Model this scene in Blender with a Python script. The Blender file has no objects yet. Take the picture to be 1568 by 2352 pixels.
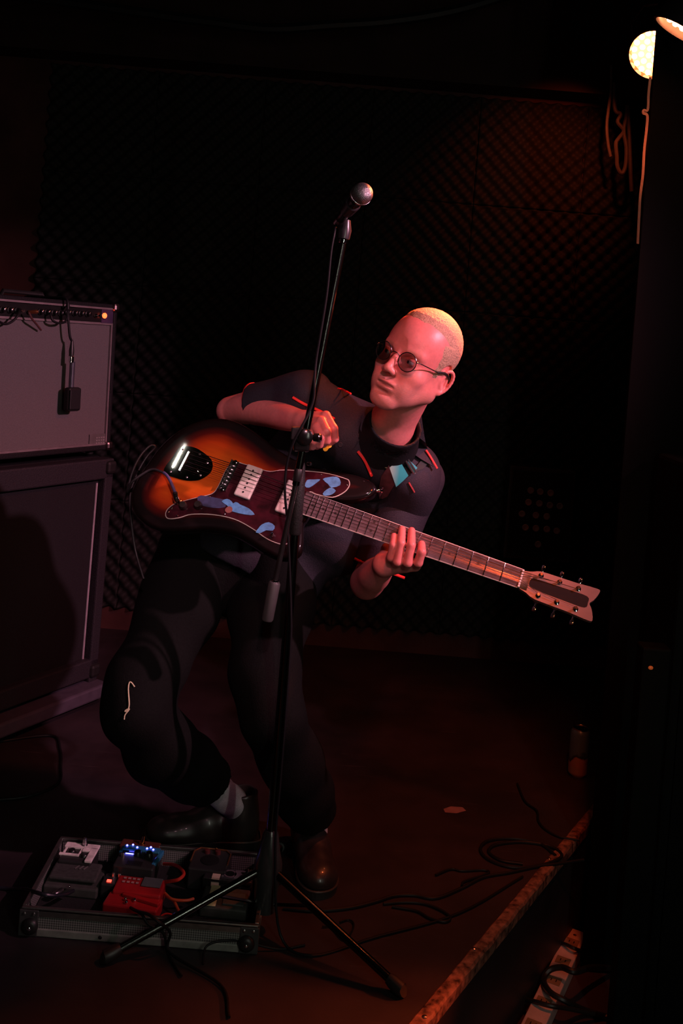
import bpy, bmesh, math, random
import numpy as np
from mathutils import Vector, Matrix
from mathutils.bvhtree import BVHTree
random.seed(7); rng = np.random.RandomState(7)
scn = bpy.context.scene
COL = scn.collection

# ------------------------------------------------------------------ camera
FPX, CAM_H, ROLL = 2287.0, 1.47, math.radians(4.6)
CF = Vector((0, 1, 0)); CU = Vector((-math.sin(ROLL), 0, math.cos(ROLL))); CR = Vector((math.cos(ROLL), 0, math.sin(ROLL)))
CAMP = Vector((0, 0, CAM_H))
cam_d = bpy.data.cameras.new('camera'); cam = bpy.data.objects.new('camera', cam_d); COL.objects.link(cam)
cam_d.sensor_fit = 'VERTICAL'; cam_d.sensor_height = 36; cam_d.lens = 36 * FPX / 2352; cam_d.shift_y = -(1176 - 757) / 2352
cam_d.clip_start = 0.05
mcam = Matrix((CR, CU, -CF)).transposed().to_4x4(); mcam.translation = CAMP; cam.matrix_world = mcam
scn.camera = cam

# ------------------------------------------------------------------ world, lights, exposure
scn.view_settings.view_transform = 'Standard'; scn.view_settings.look = 'None'
scn.view_settings.exposure = 0; scn.view_settings.gamma = 1; scn.view_settings.use_curve_mapping = False
scn.cycles.use_denoising = True
scn.cycles.sample_clamp_indirect = 4
w = bpy.data.worlds.new('dark_room'); scn.world = w; w.use_nodes = True
w.node_tree.nodes['Background'].inputs[0].default_value = (0.8, 0.8, 1, 1); w.node_tree.nodes['Background'].inputs[1].default_value = 0.0006

def aim(o, target):
    o.rotation_euler = (Vector(target) - o.location).to_track_quat('-Z', 'Y').to_euler()
def spot(name, loc, target, watts, col, size=40, blend=.6, rad=.05, parent=None):
    l = bpy.data.lights.new(name, 'SPOT'); l.energy = watts; l.color = col; l.spot_size = math.radians(size); l.spot_blend = blend; l.shadow_soft_size = rad
    o = bpy.data.objects.new(name, l); COL.objects.link(o); o.location = loc; aim(o, target); return o
def area(name, loc, target, watts, col, sx, sy):
    l = bpy.data.lights.new(name, 'AREA'); l.energy = watts; l.color = col; l.shape = 'RECTANGLE'; l.size = sx; l.size_y = sy
    o = bpy.data.objects.new(name, l); COL.objects.link(o); o.location = loc; aim(o, target); return o
# pinkish-white house spot in front of the stage, high on the right
spot('key_spot', (2.35, 1.35, 2.55), (-0.2, 2.7, 1.30), 430, (1, .43, .58), 42, .8, .035)
# dim neutral ceiling strip over the front of the stage
area('ceiling_strip', (-1.225, 1.345, 3.0), (-0.4, 2.6, 1.1), .28, (1, .97, .85), .005, .13)
# low red lamp at the right of the stage front, skims the boards
spot('front_red', (1.05, 2.36, .60), (.22, 1.90, 0), 60, (1, .11, .02), 50, .9, .04)
# neutral white from right front; tall unseen tube added for the stand's highlight line
area('stand_highlight_strip', (.95, -.25, 1.55), (-.1, 2.4, 1.2), 8, (.96, 1, .84), .03, 1.5)
# red lamp over the front of the stage, off to the right of the photographer
spot('front_red_lamp', (.32, .5, 2.95), (.35, 2.45, .98), 90, (1, .10, .025), 24, .8, .085)
# soft pink wash from the front, high
spot('front_wash', (.15, -.4, 2.95), (-.27, 2.6, 1.02), 165, (1, .47, .58), 21, .9, .06)

# ------------------------------------------------------------------ helpers
def at(px, py, y):
    d = CF + CR * ((px - 784) / FPX) + CU * ((757 - py) / FPX)
    return CAMP + d * (y / d.y)
def onz(px, py, z=0.0):
    d = CF + CR * ((px - 784) / FPX) + CU * ((757 - py) / FPX)
    return CAMP + d * ((z - CAM_H) / d.z)

MATS = {}
def mat(name, col, rough=.6, metal=0., var=.15, scale=30., bump=0., coat=0., emit=None, estr=0., spec=.5, attr=None, sub=0.):
    if name in MATS: return MATS[name]
    m = bpy.data.materials.new(name); m.use_nodes = True; nt = m.node_tree; N = nt.nodes; b = N['Principled BSDF']
    b.inputs['Roughness'].default_value = rough; b.inputs['Metallic'].default_value = metal
    b.inputs['Specular IOR Level'].default_value = spec; b.inputs['Coat Weight'].default_value = coat; b.inputs['Coat Roughness'].default_value = .05
    if sub: b.inputs['Subsurface Weight'].default_value = sub; b.inputs['Subsurface Radius'].default_value = (.012, .004, .002)
    tc = N.new('ShaderNodeTexCoord'); nz = N.new('ShaderNodeTexNoise'); nz.inputs['Scale'].default_value = scale; nz.inputs['Detail'].default_value = 5
    nt.links.new(tc.outputs['Object'], nz.inputs['Vector'])
    mx = N.new('ShaderNodeMix'); mx.data_type = 'RGBA'; mx.blend_type = 'MULTIPLY'; mx.inputs[0].default_value = 1
    cr = N.new('ShaderNodeValToRGB'); cr.color_ramp.elements[0].position = .3; cr.color_ramp.elements[1].position = .7
    lo = 1 - var; hi = 1 + var
    cr.color_ramp.elements[0].color = (lo, lo, lo, 1); cr.color_ramp.elements[1].color = (hi, hi, hi, 1)
    nt.links.new(nz.outputs['Fac'], cr.inputs[0]); nt.links.new(cr.outputs[0], mx.inputs[7])
    if attr:
        a = N.new('ShaderNodeAttribute'); a.attribute_name = attr; nt.links.new(a.outputs['Color'], mx.inputs[6])
    else: mx.inputs[6].default_value = (*col, 1)
    nt.links.new(mx.outputs[2], b.inputs['Base Color'])
    if bump:
        bp = N.new('ShaderNodeBump'); bp.inputs['Strength'].default_value = bump; bp.inputs['Distance'].default_value = .002
        nt.links.new(nz.outputs['Fac'], bp.inputs['Height']); nt.links.new(bp.outputs[0], b.inputs['Normal'])
    if emit: b.inputs['Emission Color'].default_value = (*emit, 1); b.inputs['Emission Strength'].default_value = estr
    MATS[name] = m; return m

def link(name, verts, faces, m, parent=None, smooth=False, mats=None, fm=None):
    me = bpy.data.meshes.new(name); me.from_pydata([tuple(v) for v in verts], [], [tuple(f) for f in faces])
    for mm in (mats or [m]): me.materials.append(mm)
    if fm is not None: me.polygons.foreach_set('material_index', fm)
    if smooth: me.polygons.foreach_set('use_smooth', [True] * len(me.polygons))
    me.update(); o = bpy.data.objects.new(name, me); COL.objects.link(o)
    if parent: o.parent = parent
    return o
def tag(o, label=None, cat=None, group=None, kind=None):
    if label: o['label'] = label
    if cat: o['category'] = cat
    if group: o['group'] = group
    if kind: o['kind'] = kind
    return o
def thing(name, label, cat, loc=(0, 0, 0), rz=0., group=None, M=None):
    o = bpy.data.objects.new(name, None); COL.objects.link(o); o.empty_display_size = .05
    if M is not None: o.matrix_world = M
    else: o.location = loc; o.rotation_euler = (0, 0, rz)
    return tag(o, label, cat, group)

class MB:
    """collects shapes, links them as one mesh object"""
    def __init__(s): s.v = []; s.f = []; s.sm = []
    def add(s, v, f, smooth=False):
        n = len(s.v); s.v += [Vector(p) for p in v]; s.f += [[i + n for i in q] for q in f]; s.sm += [smooth] * len(f); return s
    def box(s, c, d, rot=None, bev=0.):
        c = Vector(c); hx, hy, hz = d[0] / 2, d[1] / 2, d[2] / 2
        if bev <= 0:
            v = [Vector((x, y, z)) for x in (-hx, hx) for y in (-hy, hy) for z in (-hz, hz)]
            f = [[0, 1, 3, 2], [4, 6, 7, 5], [0, 4, 5, 1], [2, 3, 7, 6], [0, 2, 6, 4], [1, 5, 7, 3]]
        else:
            bm = bmesh.new(); bmesh.ops.create_cube(bm, size=1); bmesh.ops.scale(bm, vec=d, verts=bm.verts)
            bmesh.ops.bevel(bm, geom=bm.edges[:], offset=bev, segments=2, affect='EDGES', profile=.5)
            bm.verts.index_update(); v = [x.co.copy() for x in bm.verts]; f = [[x.index for x in q.verts] for q in bm.faces]; bm.free()
        if rot is not None: v = [rot @ p for p in v]
        return s.add([p + c for p in v], f)
    def tube(s, pts, r, seg=10, cap=True, closed=False, flat=1.):
        pts = [Vector(p) for p in pts]; n = len(pts); rs = r if hasattr(r, '__len__') else [r] * n
        up = None; V = []; F = []
        for i, p in enumerate(pts):
            if closed: t = pts[(i + 1) % n] - pts[i - 1]
            else: t = (pts[min(i + 1, n - 1)] - pts[max(i - 1, 0)])
            t = t.normalized() if t.length > 1e-9 else Vector((0, 0, 1))
            if up is None: up = t.orthogonal().normalized()
            up = (up - t * up.dot(t)); up = up.normalized() if up.length > 1e-6 else t.orthogonal().normalized()
            b = t.cross(up)
            for k in range(seg):
                a = 2 * math.pi * k / seg; V.append(p + (up * math.cos(a) + b * math.sin(a) * flat) * rs[i])
        for i in range(n if closed else n - 1):
            for k in range(seg):
                k2 = (k + 1) % seg; j = (i + 1) % n
                F.append([i * seg + k, i * seg + k2, j * seg + k2, j * seg + k])
        if cap and not closed: F.append(list(range(seg))[::-1]); F.append([(n - 1) * seg + k for k in range(seg)])
        return s.add(V, F, True)
    def lathe(s, base, axis, prof, seg=20):
        """prof: (distance along axis, radius)"""
        axis = Vector(axis).normalized(); base = Vector(base); up = axis.orthogonal().normalized(); b = axis.cross(up); V = []; F = []
        for (d, r) in prof:
            for k in range(seg):
                a = 2 * math.pi * k / seg; V.append(base + axis * d + (up * math.cos(a) + b * math.sin(a)) * max(r, 1e-5))
        for i in range(len(prof) - 1):
            for k in range(seg):
                k2 = (k + 1) % seg; F.append([i * seg + k, i * seg + k2, (i + 1) * seg + k2, (i + 1) * seg + k])
        F.append(list(range(seg))[::-1]); F.append([(len(prof) - 1) * seg + k for k in range(seg)])
        return s.add(V, F, True)
    def prism(s, poly, h0, h1, smooth=False):
        """poly: (x, y) list, extruded in z"""
        n = len(poly); V = [Vector((x, y, h0)) for x, y in poly] + [Vector((x, y, h1)) for x, y in poly]
        return s.add(V, [list(range(n))[::-1], [n + i for i in range(n)]] + [[i, (i + 1) % n, n + (i + 1) % n, n + i] for i in range(n)], smooth)
    def sphere(s, c, r, seg=14, rings=8, M=None):
        r = r if hasattr(r, '__len__') else (r, r, r); V = []; F = []; c = Vector(c)
        for i in range(rings + 1):
            t = math.pi * i / rings
            for k in range(seg):
                a = 2 * math.pi * k / seg; p = Vector((r[0] * math.sin(t) * math.cos(a), r[1] * math.sin(t) * math.sin(a), r[2] * math.cos(t)))
                V.append(c + ((M @ p) if M is not None else p))
        for i in range(rings):
            for k in range(seg):
                k2 = (k + 1) % seg; F.append([i * seg + k, (i + 1) * seg + k, (i + 1) * seg + k2, i * seg + k2])
        return s.add(V, F, True)
    def xf(s, M): s.v = [M @ p for p in s.v]; return s
    def build(s, name, m, parent=None, label=None, cat=None, group=None, kind=None):
        o = link(name, s.v, s.f, m, parent); o.data.polygons.foreach_set('use_smooth', s.sm)
        me = o.data
        bm = bmesh.new(); bm.from_mesh(me); bmesh.ops.remove_doubles(bm, verts=bm.verts, dist=1e-6); bmesh.ops.recalc_face_normals(bm, faces=bm.faces)
        for e in bm.edges:
            if len(e.link_faces) == 2 and e.link_faces[0].normal.length > 0 and e.link_faces[1].normal.length > 0 and e.calc_face_angle(0) > .7: e.smooth = False
        bm.to_mesh(me); bm.free(); me.update()
        return tag(o, label, cat, group, kind)
def cat_rom(pts, n=6, closed=False):
    pts = [Vector(p) for p in pts]; out = []; m = len(pts)
    for i in range(m if closed else m - 1):
        p1, p2 = pts[i], pts[(i + 1) % m]; p0 = pts[i - 1] if (i > 0 or closed) else p1 * 2 - p2; p3 = pts[(i + 2) % m] if (i + 2 < m or closed) else p2 * 2 - p1
        for k in range(n):
            t = k / n; out.append(.5 * ((2 * p1) + (p2 - p0) * t + (2 * p0 - 5 * p1 + 4 * p2 - p3) * t * t + (3 * p1 - p0 - 3 * p2 + p3) * t ** 3))
    if not closed: out.append(pts[-1])
    return out
def cable(name, pts, r, m, label=None, cat=None, parent=None, n=7, group=None, seg=8):
    return MB().tube(cat_rom(pts, n), r, seg).build(name, m, parent, label, cat, group)
def copy_tree(o, parent=None, **kw):
    c = o.copy(); COL.objects.link(c)
    if parent is not None: c.parent = parent
    for ch in list(o.children): copy_tree(ch, c)
    return c

# ------------------------------------------------------------------ implicit surfaces (for the figure and cloth)
class Field:
    def __init__(s, lo, hi, h):
        s.lo = np.array(lo, float); s.h = h; s.n = np.ceil((np.array(hi) - s.lo) / h).astype(int) + 1
        s.ax = [s.lo[i] + h * np.arange(s.n[i]) for i in range(3)]; s.F = np.full(s.n, 1.0, np.float32)
    def win(s, lo, hi):
        i0 = np.clip(np.floor((np.array(lo) - s.lo) / s.h).astype(int), 0, s.n); i1 = np.clip(np.ceil((np.array(hi) - s.lo) / s.h).astype(int) + 1, 0, s.n)
        if (i1 <= i0).any(): return None, None
        sl = tuple(slice(a, b) for a, b in zip(i0, i1))
        X = s.ax[0][sl[0]][:, None, None]; Y = s.ax[1][sl[1]][None, :, None]; Z = s.ax[2][sl[2]][None, None, :]
        return sl, (X, Y, Z)
    def comb(s, sl, d, k, mode):
        A = s.F[sl]
        if mode == 'add':
            if k > 0: h = np.clip(.5 + .5 * (A - d) / k, 0, 1); A[...] = A * (1 - h) + d * h - k * h * (1 - h)
            else: A[...] = np.minimum(A, d)
        elif mode == 'sub':
            d = -d
            if k > 0: h = np.clip(.5 - .5 * (A - d) / k, 0, 1); A[...] = A * (1 - h) + d * h + k * h * (1 - h)
            else: A[...] = np.maximum(A, d)
    def caps(s, a, b, ra, rb=None, k=.01, mode='add'):
        rb = ra if rb is None else rb; a = np.array(a, float); b = np.array(b, float); m = max(ra, rb) + k * 1.5 + 3 * s.h
        sl, C = s.win(np.minimum(a, b) - m, np.maximum(a, b) + m)
        if sl is None: return s
        X, Y, Z = C; ab = b - a; L = max(ab @ ab, 1e-12)
        t = np.clip(((X - a[0]) * ab[0] + (Y - a[1]) * ab[1] + (Z - a[2]) * ab[2]) / L, 0, 1)
        d = np.sqrt((X - a[0] - t * ab[0]) ** 2 + (Y - a[1] - t * ab[1]) ** 2 + (Z - a[2] - t * ab[2]) ** 2) - (ra + (rb - ra) * t)
        s.comb(sl, d, k, mode); return s
    def chain(s, pts, rs, k=.01, mode='add'):
        for i in range(len(pts) - 1): s.caps(pts[i], pts[i + 1], rs[i], rs[i + 1], k, mode)
        return s
    def limb(s, pts, rs, k=.001, n=7):
        q = cat_rom([tuple(p) + (0,) if len(p) == 2 else Vector(p) for p in pts], n); m = len(pts) - 1; r2 = []
        for i in range(len(q)):
            t = i / n; a = min(int(t), m - 1); f_ = t - a; f_ = f_ * f_ * (3 - 2 * f_); r2.append(rs[a] * (1 - f_) + rs[a + 1] * f_)
        return s.chain([tuple(p) for p in q], r2, k)
    def ell(s, c, r, M=None, k=.01, mode='add'):
        c = np.array(c, float); r = np.array(r, float); m = r.max() + k * 1.5 + 3 * s.h
        sl, C = s.win(c - m, c + m)
        if sl is None: return s
        X, Y, Z = C[0] - c[0], C[1] - c[1], C[2] - c[2]
        if M is not None: X, Y, Z = (M[0][i] * X + M[1][i] * Y + M[2][i] * Z for i in range(3))
        k0 = np.sqrt((X / r[0]) ** 2 + (Y / r[1]) ** 2 + (Z / r[2]) ** 2); k1 = np.sqrt((X / r[0] ** 2) ** 2 + (Y / r[1] ** 2) ** 2 + (Z / r[2] ** 2) ** 2) + 1e-6
        s.comb(sl, k0 * (k0 - 1) / k1, k, mode); return s
    def half(s, p, n, k=0.):
        """keep the side the normal does NOT point to"""
        p = np.array(p, float); n = np.array(n, float); n = n / np.linalg.norm(n)
        d = (s.ax[0][:, None, None] - p[0]) * n[0] + (s.ax[1][None, :, None] - p[1]) * n[1] + (s.ax[2][None, None, :] - p[2]) * n[2]
        s.comb((slice(None),) * 3, -d, k, 'sub'); return s
    def wrinkle(s, amp, seed, freqs=(18, 31, 52), dirs=None):
        r = np.random.RandomState(seed); X = s.ax[0][:, None, None]; Y = s.ax[1][None, :, None]; Z = s.ax[2][None, None, :]
        for i, fq in enumerate(freqs):
            for _ in range(2):
                v = r.normal(size=3); v /= np.linalg.norm(v)
                if dirs is not None: v = v * .35 + np.array(dirs); v /= np.linalg.norm(v)
                w2 = r.normal(size=3) * 6
                s.F += (amp / (1 + i) * np.sin(fq * (v[0] * X + v[1] * Y + v[2] * Z) + 1.5 * np.sin(w2[0] * X + w2[1] * Y + w2[2] * Z) + r.rand() * 6)).astype(np.float32)
        return s
    def mesh(s):
        F = s.F; ins = F < 0; nx, ny, nz = F.shape
        c = np.zeros((nx - 1, ny - 1, nz - 1), np.int8)
        for dx in (0, 1):
            for dy in (0, 1):
                for dz in (0, 1): c += ins[dx:nx - 1 + dx, dy:ny - 1 + dy, dz:nz - 1 + dz]
        cell = np.argwhere((c > 0) & (c < 8)); idm = np.full(c.shape, -1, np.int64); idm[tuple(cell.T)] = np.arange(len(cell))
        acc = np.zeros((len(cell), 3)); cnt = np.zeros(len(cell))
        cor = [(0, 0, 0), (1, 0, 0), (0, 1, 0), (1, 1, 0), (0, 0, 1), (1, 0, 1), (0, 1, 1), (1, 1, 1)]
        V = [F[cell[:, 0] + a, cell[:, 1] + b, cell[:, 2] + d] for a, b, d in cor]
        for i in range(8):
            for j in range(i + 1, 8):
                if bin(i ^ j).count('1') != 1: continue
                m = (V[i] < 0) != (V[j] < 0); t = np.where(m, V[i] / np.where(m, V[i] - V[j], 1), 0)
                p = np.array(cor[i]) + t[:, None] * (np.array(cor[j]) - np.array(cor[i])); acc += p * m[:, None]; cnt += m
        P = s.lo + s.h * (cell + acc / cnt[:, None]); Q = []
        for a in range(3):
            sh = [slice(None)] * 3; sh2 = [slice(None)] * 3; sh[a] = slice(0, -1); sh2[a] = slice(1, None)
            E = ins[tuple(sh)] != ins[tuple(sh2)]; e = np.argwhere(E); b, d = (a + 1) % 3, (a + 2) % 3
            ok = (e[:, b] > 0) & (e[:, d] > 0) & (e[:, b] < F.shape[b] - 1) & (e[:, d] < F.shape[d] - 1); e = e[ok]
            flip = ins[tuple(e.T)]
            q = []
            for ob, od in ((0, 0), (-1, 0), (-1, -1), (0, -1)):
                k = e.copy(); k[:, b] += ob; k[:, d] += od; q.append(idm[tuple(k.T)])
            q = np.stack(q, 1); q[~flip] = q[~flip][:, ::-1]; Q.append(q)
        Q = np.concatenate(Q); Q = Q[(Q >= 0).all(1)]
        return P, Q
def relax(P, Q, it=2, lam=.5):
    for _ in range(it):
        acc = np.zeros_like(P); cnt = np.zeros(len(P))
        for i in range(4):
            a = Q[:, i]; b = Q[:, (i + 1) % 4]
            for x, y in ((a, b), (b, a)):
                for k in range(3): acc[:, k] += np.bincount(x, P[y, k], len(P))
                cnt += np.bincount(x, minlength=len(P))
        P = P + lam * (acc / np.maximum(cnt, 1)[:, None] - P)
    return P
def np_link(name, P, Q, m, parent=None, colors=None):
    me = bpy.data.meshes.new(name); me.vertices.add(len(P)); me.vertices.foreach_set('co', P.astype(np.float32).ravel())
    me.loops.add(Q.size); me.loops.foreach_set('vertex_index', Q.astype(np.int32).ravel())
    me.polygons.add(len(Q)); me.polygons.foreach_set('loop_start', np.arange(0, Q.size, 4, dtype=np.int32)); me.polygons.foreach_set('loop_total', np.full(len(Q), 4, np.int32))
    me.update(calc_edges=True); me.polygons.foreach_set('use_smooth', np.ones(len(Q), bool)); me.materials.append(m)
    if colors is not None:
        a = me.color_attributes.new('tone', 'FLOAT_COLOR', 'POINT'); a.data.foreach_set('color', np.concatenate([colors, np.ones((len(P), 1))], 1).astype(np.float32).ravel())
    me.validate(); o = bpy.data.objects.new(name, me); COL.objects.link(o)
    if parent: o.parent = parent
    return o
def bvh_of(P, Q): return BVHTree.FromPolygons([Vector(p) for p in P], [tuple(int(i) for i in q) for q in Q])
# ------------------------------------------------------------------ the setting
RED = (1, .13, .035)
M_paint = mat('black_paint', (.030, .024, .026), .55, var=.35, scale=9, bump=.3)
M_wall = mat('dark_wall_paint', (.060, .022, .020), .75, var=.3, scale=6, bump=.2, spec=.15)
M_foam = mat('acoustic_foam', (.012, .0115, .011), .7, var=.2, scale=90, bump=.6, spec=.22)
M_black = mat('matt_black', (.010, .010, .010), .6, spec=.25)
M_rubber = mat('black_rubber', (.012, .012, .012), .42, var=.2)
M_cable = mat('cable_rubber', (.007, .007, .008), .5, spec=.2)
M_steel = mat('steel', (.55, .55, .55), .28, 1., var=.1)
M_chrome = mat('chrome', (.8, .8, .8), .08, 1., var=.03)
M_alu = mat('aluminium', (.52, .52, .49), .38, 1., var=.12, scale=60)
M_blackmetal = mat('black_metal', (.006, .006, .006), .2, .0, var=.05, spec=.7)

def floor_mat():
    m = bpy.data.materials.new('stage_boards'); m.use_nodes = True; nt = m.node_tree; N = nt.nodes; L = nt.links; b = N['Principled BSDF']
    tc = N.new('ShaderNodeTexCoord'); n1 = N.new('ShaderNodeTexNoise'); n1.inputs['Scale'].default_value = 3.2; n1.inputs['Detail'].default_value = 8; n1.inputs['Roughness'].default_value = .65
    mp = N.new('ShaderNodeMapping'); mp.inputs['Scale'].default_value = (2.5, 26, 1); mp.inputs['Rotation'].default_value = (0, 0, .5)
    n2 = N.new('ShaderNodeTexNoise'); n2.inputs['Scale'].default_value = 2.2; n2.inputs['Detail'].default_value = 6
    L.new(tc.outputs['Object'], n1.inputs['Vector']); L.new(tc.outputs['Object'], mp.inputs['Vector']); L.new(mp.outputs[0], n2.inputs['Vector'])
    c1 = N.new('ShaderNodeValToRGB'); c1.color_ramp.elements[0].color = (.012, .0085, .010, 1); c1.color_ramp.elements[1].color = (.034, .022, .027, 1); c1.color_ramp.elements[0].position = .35; c1.color_ramp.elements[1].position = .72
    c2 = N.new('ShaderNodeValToRGB'); c2.color_ramp.elements[0].color = (0, 0, 0, 1); c2.color_ramp.elements[0].position = .66; c2.color_ramp.elements[1].position = .78; c2.color_ramp.elements[1].color = (.05, .04, .043, 1)
    ad = N.new('ShaderNodeMix'); ad.data_type = 'RGBA'; ad.blend_type = 'ADD'; ad.inputs[0].default_value = .6
    L.new(n1.outputs['Fac'], c1.inputs[0]); L.new(n2.outputs['Fac'], c2.inputs[0]); L.new(c1.outputs[0], ad.inputs[6]); L.new(c2.outputs[0], ad.inputs[7]); L.new(ad.outputs[2], b.inputs['Base Color'])
    b.inputs['Roughness'].default_value = .55
    bp = N.new('ShaderNodeBump'); bp.inputs['Strength'].default_value = .4; bp.inputs['Distance'].default_value = .003; L.new(n1.outputs['Fac'], bp.inputs['Height']); L.new(bp.outputs[0], b.inputs['Normal'])
    return m
M_floor = floor_mat()
E0 = Vector((.288, 2.134, 0)); ED = Vector((.5236, .852, 0)).normalized()
def edge_at(y): return E0 + ED * ((y - E0.y) / ED.y)
BWY = 4.62
pa, pb = edge_at(-.6), edge_at(BWY)
st = MB().prism([(-2.3, -.6), (pa.x, pa.y), (pb.x, pb.y), (-2.3, BWY)], -.35, 0).build('floor', M_floor, kind='structure')
st['label'] = 'dark scuffed stage floor'
MB().box((.6, 2, -.37), (6.2, 5.6, .04)).build('floor_audience', mat('audience_floor', (.045, .022, .026), .5, var=.3, scale=5), kind='structure')
MB().box((.6, BWY + .05, 1.35), (6.2, .1, 3.5)).build('wall_back', M_wall, kind='structure')
wb = bpy.data.objects['wall_back']
MB().box((-2.35, 2, 1.35), (.1, 5.6, 3.5)).build('wall_left', M_wall, kind='structure')
MB().box((3.65, 2, 1.35), (.1, 5.6, 3.5)).build('wall_right', M_black, kind='structure')
MB().box((.6, 2, 3.12), (6.2, 5.6, .06)).build('ceiling', mat('ceiling_black', (.02, .02, .02), .8), kind='structure')
# dropped beam over the back of the stage
MB().box((.6, BWY - .09, 2.86), (5.9, .18, .50)).build('trim_1', mat('beam_paint', (.022, .010, .009), .7, var=.3, scale=5, spec=.15), kind='structure')
# foam panels: egg-crate relief on the back wall, each panel a piece
def foam_mesh():
    n = 56; S = .495; V = []; F = []
    for j in range(n + 1):
        for i in range(n + 1):
            x, z = S * i / n, S * j / n
            e = min(i, j, n - i, n - j); k = min(1, e / 2)
            V.append((x, -.018 - .016 * (math.cos(2 * math.pi * x / .0707) * math.cos(2 * math.pi * z / .0707)) - .001 * k, z))
    for j in range(n):
        for i in range(n):
            a = j * (n + 1) + i; F.append((a, a + 1, a + n + 2, a + n + 1))
    # sides back to the wall
    ring = [i for i in range(n + 1)] + [j * (n + 1) + n for j in range(1, n + 1)] + [n * (n + 1) + i for i in range(n - 1, -1, -1)] + [j * (n + 1) for j in range(n - 1, 0, -1)]
    b0 = len(V); V += [(V[i][0], 0, V[i][2]) for i in ring]; m = len(ring)
    for k in range(m): F.append((ring[k], b0 + k, b0 + (k + 1) % m, ring[(k + 1) % m]))
    o = link('foam_panel', V, F, M_foam, wb, smooth=True); return o
fp = foam_mesh(); first = True
for c in range(8):
    for r_ in range(5):
        o = fp if first else fp.copy()
        if not first: COL.objects.link(o)
        first = False; o.location = (-1.43 + c * .4975, BWY, .105 + r_ * .4975)
# worn wooden nosing along the stage front
M_nose = mat('worn_wood', (.17, .085, .06), .5, var=.9, scale=55, bump=.8)
rotE = Matrix.Rotation(math.atan2(ED.y, ED.x), 3, 'Z')
Lh = (pb - pa).length; midE = (pa + pb) / 2; nrm = Vector((ED.y, -ED.x, 0))
def rough_strip():
    n = 260; V = []; F = []
    prof = [(-.021, .0005), (-.018, .003), (-.008, .004), (.006, .003), (.010, -.004), (.010, -.03)]
    for i in range(n + 1):
        s_ = (i / n - .5) * Lh; j = math.sin(i * 3.1) * .3 + math.sin(i * 1.37 + 1) * .4 + rng.uniform(-.5, .5)
        for k, (o_, z) in enumerate(prof):
            p = midE + ED * s_ + nrm * (o_ + (.0022 * j if k in (3, 4) else .0012 * j if k == 0 else 0)); V.append((p.x, p.y, z - (.0012 * abs(j) if k in (2, 3) else 0)))
    m = len(prof)
    for i in range(n):
        for k in range(m - 1): F.append((i * m + k, i * m + k + 1, (i + 1) * m + k + 1, (i + 1) * m + k))
    return link('trim_2', V, F, M_nose)
tr = tag(rough_strip(), 'worn wooden nosing along the stage edge', kind='structure')
for k in range(7):
    p = edge_at(1.95 + k * .45) - nrm * .014
    if k == 0: p = Vector(onz(975, 2335, .004))
    MB().lathe((p.x, p.y, .0035), (0, 0, 1), [(0, .0055), (.0015, .0055), (.003, .003), (.003, .0015)], 12).build('screw', M_steel, tr)
# black partition at the right of the stage
MB().box((1.648, 2.93, 1.36), (1.59, .02, 3.44), bev=.002).build('wall_partition', mat('partition_black', (.0018, .0018, .002), .8, spec=.08), kind='structure')

# ------------------------------------------------------------------ stage lamps and the cables by them
def par_lamp(name, label, pos, target, R, watts, size, spill, lens_str, hang=True):
    pos = Vector(pos); d = (Vector(target) - pos).normalized(); q = d.to_track_quat('Z', 'Y').to_matrix().to_4x4(); q.translation = pos
    t = thing(name, label, 'stage lamp', M=q)
    # z forward: the can, its lens and a ring of beads
    MB().lathe((0, 0, -.20), (0, 0, 1), [(0, R * .5), (.01, R * .62), (.05, R * .95), (.19, R * 1.03), (.215, R * 1.08), (.225, R * 1.08), (.225, R * .99), (.19, R * .97)], 36).build('housing', M_blackmetal, t)
    MB().lathe((0, 0, -.008), (0, 0, 1), [(0, R * .97), (.006, R * .97), (.008, R * .2)], 36).build('lens_plate', mat('lens_plate_glow', (.2, .02, .01), .4, emit=(1, .16, .035), estr=lens_str * .7), t)
    ml = mat('led_glow', (1, .5, .3), .3, emit=(1, .30, .12), estr=lens_str)
    base = None; k = 0
    for rr, n in ((0, 1), (.26, 6), (.52, 12), (.78, 18)):
        for i in range(n):
            a = 2 * math.pi * i / n + rr
            if base is None: o = base = MB().sphere((0, 0, 0), (R * .115, R * .115, R * .09), 12, 6).build('led', ml, t)
            else: o = base.copy(); COL.objects.link(o); o.parent = t
            o.location = (R * rr * math.cos(a) * 1.1, R * rr * math.sin(a) * 1.1, .001)
    # yoke
    qi = q.to_3x3().inverted(); up = (qi @ Vector((0, 0, 1))); side = Vector((0, 0, 1)).cross(up).normalized(); upp = side.cross(Vector((0, 0, 1))).normalized()
    if upp.dot(up) < 0: upp = -upp
    y0 = Vector((0, 0, -.1)); hgt = .15
    MB().tube([y0 + side * R * 1.1, y0 + side * R * 1.15 + upp * hgt * .6, y0 + side * R * .6 + upp * hgt, y0 - side * R * .6 + upp * hgt, y0 - side * R * 1.15 + upp * hgt * .6, y0 - side * R * 1.1], .008, 8).build('yoke', M_blackmetal, t)
    top = y0 + upp * hgt; zc = (q @ top).z
    MB().tube([top, top + up * (3.085 - zc)], .012, 8).build('hanger', M_blackmetal, t)
    spot(name + '_beam', pos + d * .03, target, watts, RED, size, .5, R * .6)
    if spill:
        spot(name + '_foam_fill', spill[0], (.85, BWY, 2.2), spill[1], RED, 76, 1, .02)  # red spot added behind the lamp to streak the foam, no vent there
    return t
lp = at(1505, 122, 3.62)
par_lamp('stage_lamp', 'glowing red round stage lamp half hidden behind the black partition', lp, (.15, 2.15, 1.38), .090, 1500, 24, (Vector(lp) + Vector((-.02, .35, .05)), 15), 22)
l2 = at(1575, 55, 2.62)
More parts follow.
